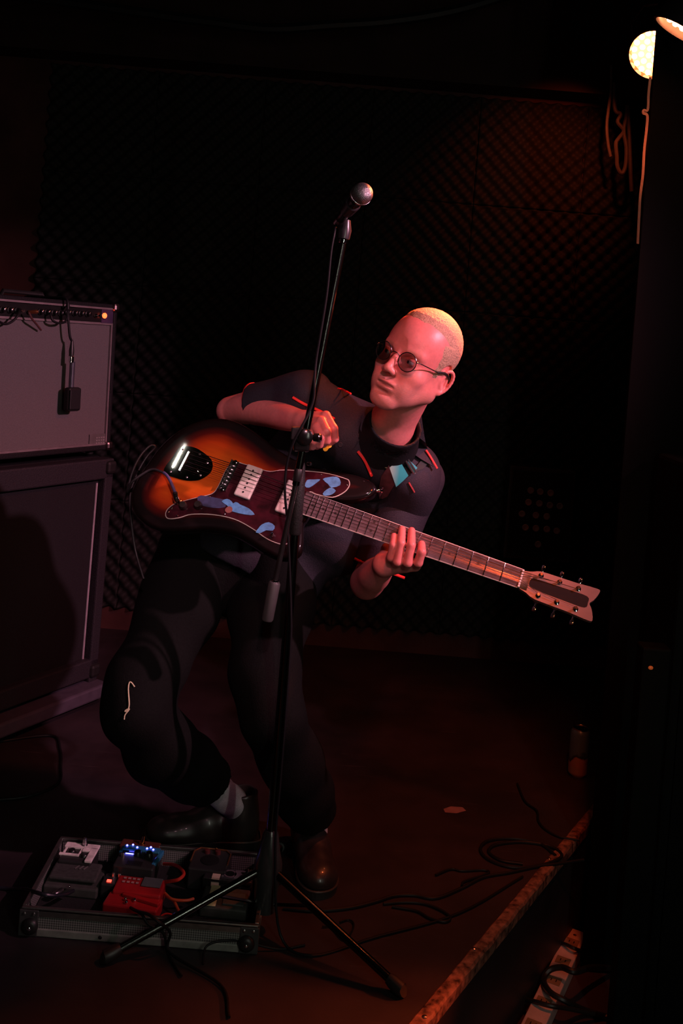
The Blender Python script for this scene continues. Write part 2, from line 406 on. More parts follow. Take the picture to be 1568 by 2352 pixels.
par_lamp('stage_lamp', 'second red stage lamp seen edge-on at the top right corner', l2, Vector(l2) + Vector((-.45, .2, -.87)), .075, 40, 70, None, 16)
M_tint = mat('grey_cable', (.12, .10, .10), .5)
# thin pale translucent cable added to catch the lamp as the partition's lit rim
pts = [at(x, y, 2.936) for x, y in ((1493, 178), (1489, 215), (1487, 252), (1478, 253), (1477, 260), (1486, 266), (1484, 300), (1479, 345), (1476, 400), (1470, 450), (1467, 500), (1464, 560))]
M_trans = bpy.data.materials.new('pale_translucent_sheath'); M_trans.use_nodes = True; _n = M_trans.node_tree; _t = _n.nodes.new('ShaderNodeBsdfTranslucent'); _t.inputs[0].default_value = (.8, .7, .65, 1); _m = _n.nodes.new('ShaderNodeMixShader'); _m.inputs[0].default_value = .7
_n.nodes['Principled BSDF'].inputs['Base Color'].default_value = (.5, .42, .4, 1); _n.links.new(_n.nodes['Principled BSDF'].outputs[0], _m.inputs[1]); _n.links.new(_t.outputs[0], _m.inputs[2]); _n.links.new(_m.outputs[0], _n.nodes['Material Output'].inputs[0])
cable('edge_rim_cable', pts, .0038, M_trans, 'pale thin cable added along the black partition edge as its lit rim', 'cable', n=5)
cable('hanging_cable', [at(x, y, 4.42) for x, y in ((1404, 150), (1403, 205), (1397, 250), (1393, 290), (1396, 330), (1402, 360))], .007, M_tint, 'single straight cable hanging on the foam below the red lamp', 'cable')
cb = [at(x, y, 4.42) for x, y in ((1410, 190), (1412, 250), (1425, 262), (1418, 280), (1432, 300), (1420, 318), (1414, 330), (1416, 360), (1418, 385), (1428, 398), (1436, 380), (1438, 340), (1432, 300), (1438, 270), (1442, 250), (1448, 400), (1450, 440))]
cable('cable_bundle', cb, .009, M_tint, 'tangled loops of cable hanging beside the straight one, lit red', 'cable')
cable('ceiling_cable', [at(x, y, 4.1) for x, y in ((-120, -30), (150, 5), (330, 30), (480, 50), (620, 66), (760, 58), (900, 48), (1060, 20), (1250, -40))], .022, M_cable, 'thick black cable sagging below the ceiling beam', 'cable', n=10)

# connector box on the back wall
sb_o = at(1238, 1180, BWY - .11); t = thing('stage_box', 'dark connector box with four rows of small metal sockets on back wall', 'stage box', (sb_o.x, BWY - .12, sb_o.z))
MB().box((0, .045, 0), (.30, .10, .42), bev=.006).build('case', M_paint, t)
MB().box((0, -.008, 0), (.27, .006, .38)).build('face_plate', M_black, t)
sock = None
for px, py in ((1218, 1126), (1240, 1129), (1264, 1132), (1213, 1153), (1238, 1156), (1262, 1160), (1285, 1162), (1198, 1180), (1230, 1183), (1255, 1186), (1206, 1211), (1230, 1213), (1255, 1215), (1278, 1219), (1235, 1250)):
    p = at(px, py, BWY - .13)
    if sock is None: sock = MB().lathe((0, 0, 0), (0, -1, 0), [(0, .015), (.004, .015), (.006, .013), (.006, .009), (.002, .008)], 16).build('socket', mat('dull_metal', (.60, .52, .52), .45, .6), t)
    elif 1: s2 = sock.copy(); COL.objects.link(s2); s2.parent = t; s2.location = (p.x - sb_o.x, -.012, p.z - sb_o.z); continue
    sock.location = (p.x - sb_o.x, -.012, p.z - sb_o.z)
# ------------------------------------------------------------------ amplifier stack at the left
AO = Vector((-.835, 3.77, 0)); AE = Vector((-.49, -.872, 0)).normalized(); ang = math.atan2(AE.y, AE.x)
# local frame: +x runs left along the front, +y points out of the front, z up
def amp_frame(z, off=0): 
    M = Matrix.Rotation(ang, 4, 'Z'); M.translation = AO + Vector((0, 0, z)); return M
# AE rotated +90deg is (.872,-.49): points out of the front
M_tolex = mat('black_tolex', (.009, .0085, .010), .6, var=.35, scale=220, bump=.9, spec=.15)
M_cloth = mat('silver_grille_cloth', (.10, .088, .092), .85, var=.18, scale=320, bump=.5)
M_darkcloth = mat('black_grille_cloth', (.016, .015, .017), .9, var=.3, scale=300, bump=.4, spec=.1)
M_piping = mat('grey_edge_trim', (.30, .27, .30), .6)
CW, CH, CD = .76, .925, .38
t = thing('speaker_cabinet', 'black speaker cabinet on the floor under the silver-fronted amplifier', 'speaker cabinet', M=amp_frame(0))
b = MB()
b.box((CW / 2, -CD / 2 - .02, CH / 2 + .02), (CW, CD - .04, CH - .05), bev=.012)
b.build('body', M_tolex, t)
fr = MB()
for c, d in (((CW / 2, -.005, CH - .045), (CW, .06, .075)), ((CW / 2, -.005, .13), (CW, .06, .07)), ((.022, -.005, CH / 2), (.044, .06, CH - .06)), ((CW - .022, -.005, CH / 2), (.044, .06, CH - .06))): fr.box(c, d, bev=.006)
fr.build('front_frame', mat('frame_tolex', (.020, .018, .022), .6, var=.3, scale=200, bump=.8, spec=.2), t)
MB().box((CW / 2, -.012, CH / 2 + .02), (CW - .09, .01, CH - .18)).build('grille', M_darkcloth, t)
MB().tube([(.055, -.004, CH - .10), (.055, -.004, .16)], .004, 8).build('grille_piping', M_piping, t)
MB().box((CW / 2, .0, .055), (CW + .02, CD * .0 + .16, .05), bev=.008).build('base_rail', mat('base_rail_grey', (.06, .05, .07), .45), t)
for x in (.08, CW - .08):
    for y in (-.03, -CD + .06): MB().lathe((x, y, 0), (0, 0, 1), [(0, .02), (.04, .024)], 16).build('foot', M_rubber, t)
for z in (.12, CH - .04): MB().box((.02, .0, z), (.05, .075, .05), bev=.012).build('corner_guard', M_black, t)

AW, AHt, AD = .70, .545, .26; az = CH + .026
Mt = amp_frame(az) @ Matrix.Rotation(math.radians(2.2), 4, 'X'); t = thing('guitar_amplifier', 'silver-fronted guitar amplifier with black top strip and red pilot light', 'amplifier', M=Mt)
b = MB()
b.box((AW / 2, -AD / 2, .012 / 2), (AW, AD, .02), bev=.005).box((AW / 2, -AD / 2, AHt - .009), (AW, AD, .018), bev=.005).box((.009, -AD / 2, AHt / 2), (.018, AD, AHt), bev=.005).box((AW - .009, -AD / 2, AHt / 2), (.018, AD, AHt), bev=.005).box((AW / 2, -AD + .01, AHt / 2), (AW - .03, .012, AHt - .03))
b.build('cabinet', M_tolex, t)
MB().box((AW / 2, -.018, .240), (AW - .04, .012, .452)).build('speaker_grille', M_cloth, t)
gf = MB()
for c, d in (((AW / 2, -.010, .018), (AW - .034, .012, .010)), ((AW / 2, -.010, .470), (AW - .034, .012, .008)), ((AW / 2, -.004, AHt - .018), (AW - .034, .012, .007)), ((.022, -.010, .240), (.008, .012, .452))): gf.box(c, d)
gf.build('grille_trim', mat('silver_trim', (.25, .21, .22), .5, .6), t)
# control panel, leaning back a little
pn = MB().box((AW / 2, -.010, .500), (AW - .04, .008, .056)).build('control_panel', mat('panel_black', (.010, .010, .010), .3), t)
MB().box((.052, -.004, .500), (.062, .004, .054)).build('pilot_plate', mat('plate_purple', (.05, .03, .07), .35), t)
# map photo places on the front plane to local (x, z)
Mti = Mt.inverted()
def on_amp(px, py, yl=0.):
    o = Mti @ CAMP; d = (Mti.to_3x3() @ (CF + CR * ((px - 784) / FPX) + CU * ((757 - py) / FPX))); k = (yl - o.y) / d.y; return o + d * k
kn = None
M_knob = mat('knob_black', (.012, .012, .012), .3)
M_cap = mat('knob_cap', (.75, .72, .74), .18, 1.)
for px, py in ((-10, 710), (7, 711), (24, 712), (41, 713), (94, 716), (109, 717), (125, 718), (140, 719), (157, 718), (172, 719), (187, 720), (202, 721)):
    p = on_amp(px, py, .0)
    if kn is None:
        kn = MB().lathe((0, -.005, 0), (0, 1, 0), [(0, .0125), (.004, .0120), (.006, .009), (.017, .0085), (.018, .0075)], 16).build('knob', M_knob, t)
        cp = MB().lathe((0, .012, 0), (0, 1, 0), [(0, .0062), (.0022, .006), (.003, .004)], 14).build('knob_cap', M_cap, kn); o = kn
    else: o = copy_tree(kn, t)
    o.location = (p.x, 0, p.z)
p = on_amp(220, 725, .0); MB().lathe((p.x, -.002, p.z), (0, 1, 0), [(0, .007), (.004, .007), (.004, .003), (.016, .0025), (.018, .004)], 12).build('power_switch', M_chrome, t)
p = on_amp(238.5, 725, .0); j = MB().lathe((p.x, -.004, p.z), (0, 1, 0), [(0, .0125), (.005, .0125), (.006, .0105)], 18).build('pilot_bezel', M_chrome, t)
MB().sphere((p.x, .004, p.z), (.0105, .007, .0105), 16, 8).build('pilot_lamp', mat('pilot_red', (.8, .05, .02), .3, emit=(1, .075, .018), estr=5.5), j)
c0, c1 = on_amp(205, 998, -.01), on_amp(244, 1024, -.01)
pl = MB().box(((c0.x + c1.x) / 2, -.009, (c0.z + c1.z) / 2), (abs(c0.x - c1.x), .004, abs(c0.z - c1.z)), bev=.001).build('badge', mat('badge_dark', (.10, .09, .09), .5), t)
for k in range(3):
    for q in range(5): MB().box((min(c0.x, c1.x) + .008 + q * .0125, -.0062, (c0.z + c1.z) / 2 + .010 - .010 * k), (.009, .0015, .004)).build('raised_mark', mat('badge_mark', (.22, .2, .2), .5), pl)
for (x, z) in ((.012, .012), (.012, AHt - .012), (AW - .012, .012), (AW - .012, AHt - .012)): MB().box((x, -.005, z), (.034, .034, .034), bev=.010).build('corner', mat('corner_metal', (.35, .28, .28), .3, 1.), t)
for x in (.07, AW - .07):
    for y in (-.04, -AD + .04): MB().lathe((x, y, -.019), (0, 0, 1), [(0, .014), (.02, .017)], 14).build('foot', M_rubber, t)
MB().tube([(AW / 2 - .1, -AD / 2, AHt), (AW / 2 - .09, -AD / 2, AHt + .02), (AW / 2 + .09, -AD / 2, AHt + .02), (AW / 2 + .1, -AD / 2, AHt)], .008, 8, flat=1).build('handle', M_rubber, t)
W = lambda px, py, yl: Mt @ on_amp(px, py, yl)
cable('amp_cable', [W(-28, 712, .02), W(-15, 728, .035), (W(2, 741, .03)), W(16, 744, .03), W(31, 736, .03), W(41, 724, .03), W(46, 712, .02), W(46, 712, .004)], .0042, M_cable, 'black cable looping below the knobs at the left end of amplifier', 'cable')
M_pl = mat('plug_copper', (.35, .12, .05), .3, .8)
t2 = thing('patch_lead', 'short lead with dark reddish plug hanging from the middle of the amplifier panel', 'cable', M=Mt)
a_ = on_amp(66, 717, .0); MB().lathe((a_.x, 0, a_.z), (-.4, 1, .1), [(0, .006), (.03, .007), (.034, .004)], 12).build('plug', M_pl, t2)
MB().tube(cat_rom([on_amp(66, 717, .03), on_amp(74, 733, .03), on_amp(84, 745, .02), on_amp(94, 758, .006)], 6), .0038, 8).build('lead', mat('lead_brown', (.08, .03, .03), .4), t2)
cable('amp_cable', [W(116, 712, .004), W(116, 722, .02), W(121, 736, .028), W(134, 742, .03), W(148, 740, .03), W(154, 731, .03), W(155, 715, .03), W(157, 700, .01), Mt @ Vector((on_amp(158, 700, .0).x, -.03, AHt + .006)), Mt @ Vector((on_amp(158, 700, .0).x, -.12, AHt + .006))], .0042, M_cable, 'black cable looping just left of the hanging microphone', 'cable')
# flat side-address microphone hung over the grille by its cable
t = thing('hanging_microphone', 'flat black microphone hung by its cable in front of silver grille', 'microphone', M=Mt)
pc = on_amp(166, 917, .03)
MB().box((pc.x, .030, pc.z), (.062, .030, .085), bev=.009).build('head', M_black, t)
MB().box((pc.x + .004, .047, pc.z), (.050, .004, .070), bev=.002).build('mesh_grille', mat('mic_mesh_dark', (.02, .02, .022), .5, .5, var=.5, scale=900), t)
pt = on_amp(163, 830, .03); pm = on_amp(164, 877, .03)
MB().tube([(pm.x, .03, pc.z + .043), (pm.x, .03, pt.z)], .0095, 14).build('stem', mat('mic_stem', (.10, .10, .13), .3, .6), t)
MB().lathe((pt.x, .03, pt.z - .004), (0, 0, 1), [(0, .0098), (.022, .0098), (.024, .0075)], 16).build('collar', M_chrome, t)
MB().lathe((pt.x, .03, pt.z + .018), (0, 0, 1), [(0, .0085), (.02, .0095), (.045, .006), (.06, .004)], 14).build('connector', M_rubber, t)
ptc = on_amp(160, 770, .03)
MB().tube(cat_rom([(pt.x, .03, pt.z + .07), (ptc.x, .03, ptc.z), (on_amp(157, 730, .03).x, .028, .49), (on_amp(157, 730, .03).x, .016, AHt + .004), (on_amp(157, 730, .03).x, -.05, AHt + .008), (on_amp(157, 730, .03).x - .01, -.2, AHt + .008)], 6), .0045, 8).build('cable', M_cable, t)
# ------------------------------------------------------------------ microphone stand with its microphone
SX, SY = -.073, 2.42
t = thing('microphone_stand', 'black tripod microphone stand with boom arm in front of the guitarist', 'microphone stand', (SX, SY, 0))
LT = lambda p: Vector(p) - Vector((SX, SY, 0))
feet = [onz(235, 2213), onz(925, 2290)]; feet = [LT((f_.x, f_.y, .012)) for f_ in feet]
f3 = -(feet[0] + feet[1]); feet.append(Vector((f3.x * .93, f3.y * 1.0, .012)))
HZ = .175
MB().lathe((0, 0, .045), (0, 0, 1), [(0, .016), (.005, .026), (.07, .030), (.10, .034), (.12, .034), (.15, .026), (.19, .019), (.20, .014)], 24).build('hub', mat('hub_plastic', (.03, .032, .032), .25, spec=.7), t)
M_pole = mat('pole_black', (.05, .052, .048), .22, 1., var=.02, coat=.6)
for f_ in feet:
    d = Vector((f_.x, f_.y, 0)).normalized(); a0 = d * .03 + Vector((0, 0, HZ - .03)); L_ = (f_ - a0)
    lg = MB().tube([a0, a0 + L_ * .93], .0100, 12).build('leg', M_pole, t)
    MB().tube([a0 + L_ * .89, a0 + L_ * .92, a0 + L_ * .99, f_ + Vector((0, 0, .003))], [.0125, .0155, .0165, .0145], 12).build('rubber_foot', M_rubber, lg)
    MB().tube([Vector((0, 0, .07)) + d * .02, a0 + L_ * .28], .004, 6).build('brace', M_pole, lg)
PT = at(697, 1010, SY).z
zt = at(690, 1130, SY).z; zb_ = at(686, 1228, SY).z
MB().tube([(0, 0, .2), (0, 0, zb_ + .01)], .0115, 16).build('lower_pole', M_pole, t)
MB().lathe((0, 0, zb_), (0, 0, 1), [(0, .013), (.004, .0155), (.115, .0155), (.125, .0145), (.165, .0125), (.175, .010)], 20).build('clutch_grip', mat('grip_rubber', (.010, .011, .010), .5, var=.3, scale=300, bump=.5), t)
MB().tube([(0, 0, zb_ + .17), (0, 0, PT + .01)], .008, 12).build('upper_pole', M_chrome if False else M_pole, t)
# boom, passing in front of the pole
bt = LT(at(787, 556, SY - .035)); bb = LT(at(613, 1425, SY - .035)); bm_ = LT(at(620, 1345, SY - .035))
ax = (bt - bb).normalized(); piv = LT(at(700, 1002, SY - .035))
bj = LT(at(683, 1095, SY - .035))
MB().tube([bj - ax * .02, bt], .0092, 14).build('boom_tube', M_pole, t)
MB().tube([bb + ax * .06, bj], .0068, 12).build('boom_rod', mat('boom_steel', (.10, .10, .095), .2, .9), t)
MB().lathe(bj - ax * .012, ax, [(0, .0078), (.004, .011), (.03, .011), (.032, .0095)], 14).build('boom_collar', M_rubber, t)
MB().lathe(bb, ax, [(0, .0125), (.004, .0145), (.09, .0145), (.094, .0125)], 18).build('counterweight', mat('weight_grey', (.045, .047, .045), .5), t)
MB().lathe(bb + ax * .094, ax, [(0, .0085), (.005, .0085)], 12).build('counterweight_nut', M_chrome, t)
j = MB(); j.lathe(piv + Vector((0, .045, 0)), (0, -1, 0), [(0, .016), (.05, .020), (.062, .020), (.066, .014)], 20); j.box(piv + Vector((-.006, .012, -.012)), (.040, .05, .05), bev=.006)
j.build('boom_clamp', M_blackmetal, t)
MB().box(piv + Vector((-.021, -.004, .006)), (.024, .03, .030), bev=.003).build('clamp_block', M_black, t)
kp = LT(at(722, 1001, SY - .045)); hd = Vector((1, -.35, 0)).normalized()
MB().lathe(piv + hd * .012, hd, [(0, .006), (.01, .006), (.012, .010), (.026, .011), (.028, .009)], 14).build('wing_screw', M_blackmetal, t)
MB().lathe(piv + hd * .040, hd, [(0, .0075), (.002, .0075), (.003, .004)], 14).build('screw_head', M_chrome, t)
lv = LT(at(706, 1065, SY - .02)); MB().lathe(lv, (.5, -.8, .1), [(0, .004), (.012, .0045), (.016, .003)], 10).build('lever', M_blackmetal, t)
MB().lathe(bt - ax * .004, ax, [(0, .0095), (.002, .0125), (.010, .0125), (.011, .009)], 16).build('top_ring', M_chrome, t)
# microphone clip
cb0 = bt + ax * .008; c1 = LT(at(795, 505, SY - .035))
MB().tube([cb0, cb0 + (c1 - cb0) * .45, c1], [.0145, .0165, .0105], 16).build('clip_base', mat('clip_plastic', (.03, .025, .03), .3, spec=.7), t)
ms = LT(at(780, 503, SY - .050)); mh = LT(at(829, 447, SY - .17)); mx_ = (mh - ms).normalized()
MB().lathe(ms + mx_ * .045, mx_, [(0, .0140), (.002, .0165), (.042, .0185), (.045, .0160)], 20).build('clip_holder', MATS['clip_plastic'], t)
W0 = Vector((SX, SY, 0)); ms = ms + W0; mh = mh + W0
t = thing('microphone', 'handheld vocal microphone with silver mesh head clipped to the boom top', 'microphone', ms)
T0 = ms
MB().lathe(ms - T0, mx_, [(0, .0095), (.003, .0118), (.05, .0135), (.10, .0160), (.118, .0175), (.122, .0215), (.126, .0225)], 24).build('handle', mat('mic_body', (.04, .035, .035), .24, .6), t)
Lm = (mh - ms).length
MB().lathe(ms + mx_ * (Lm - .006) - T0, mx_, [(0, .0232), (.0005, .0255), (.006, .0255), (.0065, .0245)], 28).build('grille_band', mat('band_silver', (.5, .5, .5), .25, 1.), t)
g = MB(); g.lathe(ms + mx_ * (Lm - .016) - T0, mx_, [(0, .018), (.004, .0215), (.010, .0242), (.018, .0252), (.026, .0246), (.034, .0215), (.040, .0160), (.044, .0085), (.0455, .0012)], 32)
def mesh_mat():
    m = bpy.data.materials.new('wire_mesh'); m.use_nodes = True; nt = m.node_tree; N = nt.nodes; b = N['Principled BSDF']; b.inputs['Metallic'].default_value = .9; b.inputs['Roughness'].default_value = .38
    tc = N.new('ShaderNodeTexCoord'); v = N.new('ShaderNodeTexVoronoi'); v.inputs['Scale'].default_value = 620; nt.links.new(tc.outputs['Object'], v.inputs['Vector'])
    c = N.new('ShaderNodeValToRGB'); c.color_ramp.elements[0].color = (.03, .03, .03, 1); c.color_ramp.elements[1].color = (.34, .33, .34, 1); c.color_ramp.elements[0].position = .15; c.color_ramp.elements[1].position = .5
    nt.links.new(v.outputs['Distance'], c.inputs[0]); nt.links.new(c.outputs[0], b.inputs['Base Color'])
    bp = N.new('ShaderNodeBump'); bp.inputs['Strength'].default_value = .7; bp.inputs['Distance'].default_value = .001; nt.links.new(v.outputs['Distance'], bp.inputs['Height']); nt.links.new(bp.outputs[0], b.inputs['Normal']); return m
g.build('grille', mesh_mat(), t)
MB().lathe(ms - mx_ * .028 - T0, mx_, [(0, .006), (.004, .0085), (.012, .0098), (.03, .0100)], 18).build('connector', mat('connector_metal', (.45, .38, .4), .25, 1.), t)
cpts = [ms - mx_ * .026] + [at(x, y, d) for x, y, d in ((768, 535, 2.375), (760, 580, 2.37), (751, 670, 2.37), (737, 760, 2.37), (727, 820, 2.37), (722, 870, 2.365), (720, 915, 2.365), (708, 950, 2.36), (690, 985, 2.352), (672, 1020, 2.355), (658, 1070, 2.365), (654, 1130, 2.37), (660, 1200, 2.39), (664, 1280, 2.395), (668, 1400, 2.40), (667, 1480, 2.405), (655, 1650, 2.405), (643, 1800, 2.405), (632, 1950, 2.39))] + [Vector((-.03, 2.36, .03)), Vector((.05, 2.33, .0045)), Vector((.2, 2.42, .0045)), Vector((.42, 2.55, .0045)), Vector((.62, 2.75, .0045))]
cable('microphone_cable', cpts, .0031, M_cable, 'thin black cable running from the vocal microphone down the stand', 'cable', n=6)
# ------------------------------------------------------------------ electric guitar, held
GB = at(525, 1097, 2.575); GN = at(1193, 1332, 2.385); GA = (GN - GB); SCALE = GA.length; GA.normalize()
ry = (GB - CAMP).normalized(); s0 = CR * -.43 - CU * .895; GW = (s0 - ry * (s0.dot(GA) / ry.dot(GA))).normalized(); GV = -GW; GNm = GA.cross(GV).normalized()
MG = Matrix((GA, GV, GNm)).transposed().to_4x4(); MG.translation = GB
G = thing('electric_guitar', 'sunburst offset electric guitar with tortoiseshell pickguard held by the guitarist', 'guitar', M=MG)
GP = lambda u, v, h=0.: MG @ Vector((u, v, h))
def gfrom(px, py, h=0.):
    Mi = MG.inverted(); o = Mi @ CAMP; d = Mi.to_3x3() @ (CF + CR * ((px - 784) / FPX) + CU * ((757 - py) / FPX)); k = (h - o.z) / d.z; p = o + d * k; return Vector((p.x, p.y, h))
out = [(-.222, -.04), (-.226, -.085), (-.222, -.125), (-.200, -.160), (-.158, -.183), (-.112, -.188), (-.068, -.176), (-.025, -.156), (.020, -.141), (.070, -.132), (.115, -.137), (.160, -.146), (.200, -.150), (.232, -.140), (.250, -.118), (.246, -.092), (.236, -.066), (.229, -.044), (.231, -.031), (.236, -.002), (.244, .030), (.268, .036), (.300, .044), (.336, .060), (.362, .080), (.370, .100), (.356, .116), (.322, .122), (.285, .119), (.240, .110), (.190, .106), (.140, .108), (.090, .118), (.040, .136), (-.010, .150), (-.060, .156), (-.110, .145), (-.155, .116), (-.190, .072), (-.212, .018)]
OUT = [(p.x, p.y) for p in cat_rom([(x, y, 0) for x, y in out], 5, closed=True)]
def guitar_body():
    O = np.array(OUT); n = len(O); c = np.array([.02, .0]); rings = []
    # outward normals for the rounded rim
    T = np.roll(O, -1, 0) - np.roll(O, 1, 0); Nn = np.stack([T[:, 1], -T[:, 0]], 1); Nn /= np.linalg.norm(Nn, axis=1)[:, None]
    if ((O - c) * Nn).sum(1).mean() < 0: Nn = -Nn
    R_ = .010; th = .042; V = []; 
    def ring(P, h): 
        for p in P: V.append((p[0], p[1], h))
    ks = [0, .15, .3, .45, .6, .75, .88, .95]
    In = O - Nn * R_
    for k in ks: ring(c + (In - c) * k, 0)
    for a in (0, 30, 60, 90): ring(O - Nn * R_ * (1 - math.sin(math.radians(a))), -R_ * (1 - math.cos(math.radians(a))))
    for a in (90, 60, 30, 0): ring(O - Nn * R_ * (1 - math.sin(math.radians(a))), -th + R_ * (1 - math.cos(math.radians(a))))
    ring(c + (In - c) * .5, -th); ring(c + (In - c) * 0, -th)
    m = len(V) // n; F = []
    for j in range(m - 1):
        for i in range(n): F.append((j * n + i, j * n + (i + 1) % n, (j + 1) * n + (i + 1) % n, (j + 1) * n + i))
    me = bpy.data.meshes.new('body'); me.from_pydata(V, [], F)
    bm = bmesh.new(); bm.from_mesh(me); bmesh.ops.remove_doubles(bm, verts=bm.verts, dist=1e-6); bmesh.ops.recalc_face_normals(bm, faces=bm.faces); bm.to_mesh(me); bm.free()
    me.polygons.foreach_set('use_smooth', [True] * len(me.polygons))
    P = np.array([v.co for v in me.vertices]); ctr = np.array([-.035, .0])
    d = np.sqrt(((P[:, None, :2] - O[None]) ** 2).sum(-1)).min(1); d = np.where(P[:, 2] < -.004, 0, d)
    a = me.color_attributes.new('burst', 'FLOAT_COLOR', 'POINT'); t_ = np.clip(d / .17, 0, 1)
    a.data.foreach_set('color', np.stack([t_, t_, t_, np.ones_like(t_)], 1).astype(np.float32).ravel())
    m_ = bpy.data.materials.new('sunburst_lacquer'); m_.use_nodes = True; nt = m_.node_tree; N = nt.nodes; b = N['Principled BSDF']
    at_ = N.new('ShaderNodeAttribute'); at_.attribute_name = 'burst'; cr = N.new('ShaderNodeValToRGB'); e = cr.color_ramp.elements
    e[0].position = .16; e[0].color = (.006, .003, .003, 1); e[1].position = .62; e[1].color = (.62, .115, .008, 1)
    x = e.new(.27); x.color = (.09, .006, .004, 1); x = e.new(.42); x.color = (.48, .055, .006, 1)
    tc = N.new('ShaderNodeTexCoord'); nz = N.new('ShaderNodeTexNoise'); mp = N.new('ShaderNodeMapping'); mp.inputs['Scale'].default_value = (6, 60, 6); nt.links.new(tc.outputs['Object'], mp.inputs[0]); nt.links.new(mp.outputs[0], nz.inputs[0]); nz.inputs['Scale'].default_value = 1.5
    mx = N.new('ShaderNodeMix'); mx.data_type = 'RGBA'; mx.blend_type = 'OVERLAY'; mx.inputs[0].default_value = .25
    nt.links.new(at_.outputs['Fac'], cr.inputs[0]); nt.links.new(cr.outputs[0], mx.inputs[6]); nt.links.new(nz.outputs['Fac'], mx.inputs[7]); nt.links.new(mx.outputs[2], b.inputs['Base Color'])
    b.inputs['Roughness'].default_value = .5; b.inputs['Specular IOR Level'].default_value = .1; b.inputs['Coat Weight'].default_value = .8; b.inputs['Coat Roughness'].default_value = .04
    me.materials.append(m_); o = bpy.data.objects.new('body', me); COL.objects.link(o); o.parent = G; return o
guitar_body()
# pickguard: tortoiseshell with a pale bevelled edge
pgp = [(-.112, -.140), (-.106, -.153), (-.093, -.155), (-.070, -.143), (-.046, -.125), (.006, -.107), (.063, -.099), (.116, -.106), (.157, -.117), (.193, -.119), (.212, -.113), (.220, -.098), (.222, -.070), (.218, -.036), (.212, -.033), (.212, .030), (.232, .034), (.273, .040), (.296, .062), (.303, .082), (.299, .096), (.285, .101), (.223, .096), (.130, .070), (.095, .053), (.060, .050), (.024, .049), (-.004, .045), (-.016, .021), (-.016, -.031), (-.022, -.055), (-.053, -.077), (-.095, -.108), (-.108, -.124)]
PG = [(p.x, p.y) for p in cat_rom([(x, y, 0) for x, y in pgp], 4, closed=True)]
def shrink(P, d):
    P = np.array(P); T = np.roll(P, -1, 0) - np.roll(P, 1, 0); Nn = np.stack([T[:, 1], -T[:, 0]], 1); Nn /= np.linalg.norm(Nn, axis=1)[:, None] + 1e-9
    A = (P[:, 0] * np.roll(P[:, 1], -1) - P[:, 1] * np.roll(P[:, 0], -1)).sum(); return [tuple(p) for p in P - Nn * d * (1 if A > 0 else -1)]
M_tort = mat('tortoiseshell', (.035, .004, .008), .5, var=.75, scale=28, coat=.5, spec=.1)
MB().prism(PG, .0002, .0016).build('pickguard_edge', mat('pickguard_ply', (.62, .56, .48), .35), G)
pg = MB().prism(shrink(PG, .0022), .0008, .0028).build('pickguard', M_tort, G)
scr = None
for i in range(0, len(PG), 11):
    x, y = shrink(PG, .007)[i]
    if scr is None: o = scr = MB().lathe((0, 0, 0), (0, 0, 1), [(0, .0026), (.0006, .0022), (.001, .001)], 10).build('screw', M_chrome, pg)
    else: o = scr.copy(); COL.objects.link(o)
    o.location = (x, y, .0027)
M_cream = mat('cream_plastic', (.74, .68, .58), .4, var=.05)
def rot2(x, y, a): return x * math.cos(a) - y * math.sin(a), x * math.sin(a) + y * math.cos(a)
def pickup(u, v, nm_lab):
    p = MB().box((u, v, .0075), (.044, .090, .011), bev=.004).build('pickup', M_cream, G)
    for k in range(6): MB().lathe((u, v - .035 + .0125 * k + .0035, .0125), (0, 0, 1), [(0, .0026), (.0012, .0026), (.0014, .001)], 10).build('pole_piece', M_black, p)
pickup(.056, .004, ''); pickup(.172, .0, '')
# bridge with six saddles
br = MB().box((.0, .004, .003), (.020, .086, .003)).box((-.010, .004, .006), (.0015, .086, .010)).box((.010, .004, .006), (.0015, .086, .010)).build('bridge', M_chrome, G)
for k in range(6): MB().lathe((-.008, -.027 + .0108 * k + .003, .0095), (1, 0, 0), [(0, .0035), (.004, .0042), (.005, .0035), (.006, .0042), (.010, .0042), (.011, .0035), (.015, .0035)], 12).build('saddle', M_steel, br)
for s in (-1, 1): MB().lathe((0, .004 + s * .040, .0), (0, 0, 1), [(0, .0055), (.006, .0055), (.007, .003)], 12).build('bridge_post', M_chrome, br)
# tremolo plate
tp = [(-.150, .040), (-.122, .046), (-.092, .041), (-.063, .029), (-.051, .010), (-.052, -.010), (-.069, -.033), (-.100, -.046), (-.135, -.049), (-.160, -.048), (-.170, -.034), (-.164, .0), (-.160, .028)]
TP = [(p.x, p.y) for p in cat_rom([(x, y, 0) for x, y in tp], 4, closed=True)]
tpl = MB().prism(TP, .0, .0022).build('tremolo_plate', mat('trem_chrome', (.45, .43, .40), .02, 1., var=.03), G)
MB().box((-.128, .0, .0045), (.010, .062, .007), bev=.002).build('string_anchor', M_chrome, tpl)
for x, y in ((-.148, .030), (-.150, -.037), (-.100, .034), (-.103, -.037), (-.070, .018), (-.072, -.020)): MB().lathe((x, y, .002), (0, 0, 1), [(0, .0034), (.001, .0032), (.0016, .0015)], 12).build('screw', M_steel, tpl)
MB().lathe((-.085, -.012, .002), (0, 0, 1), [(0, .0055), (.004, .0055), (.005, .004)], 14).build('arm_socket', M_chrome, tpl)
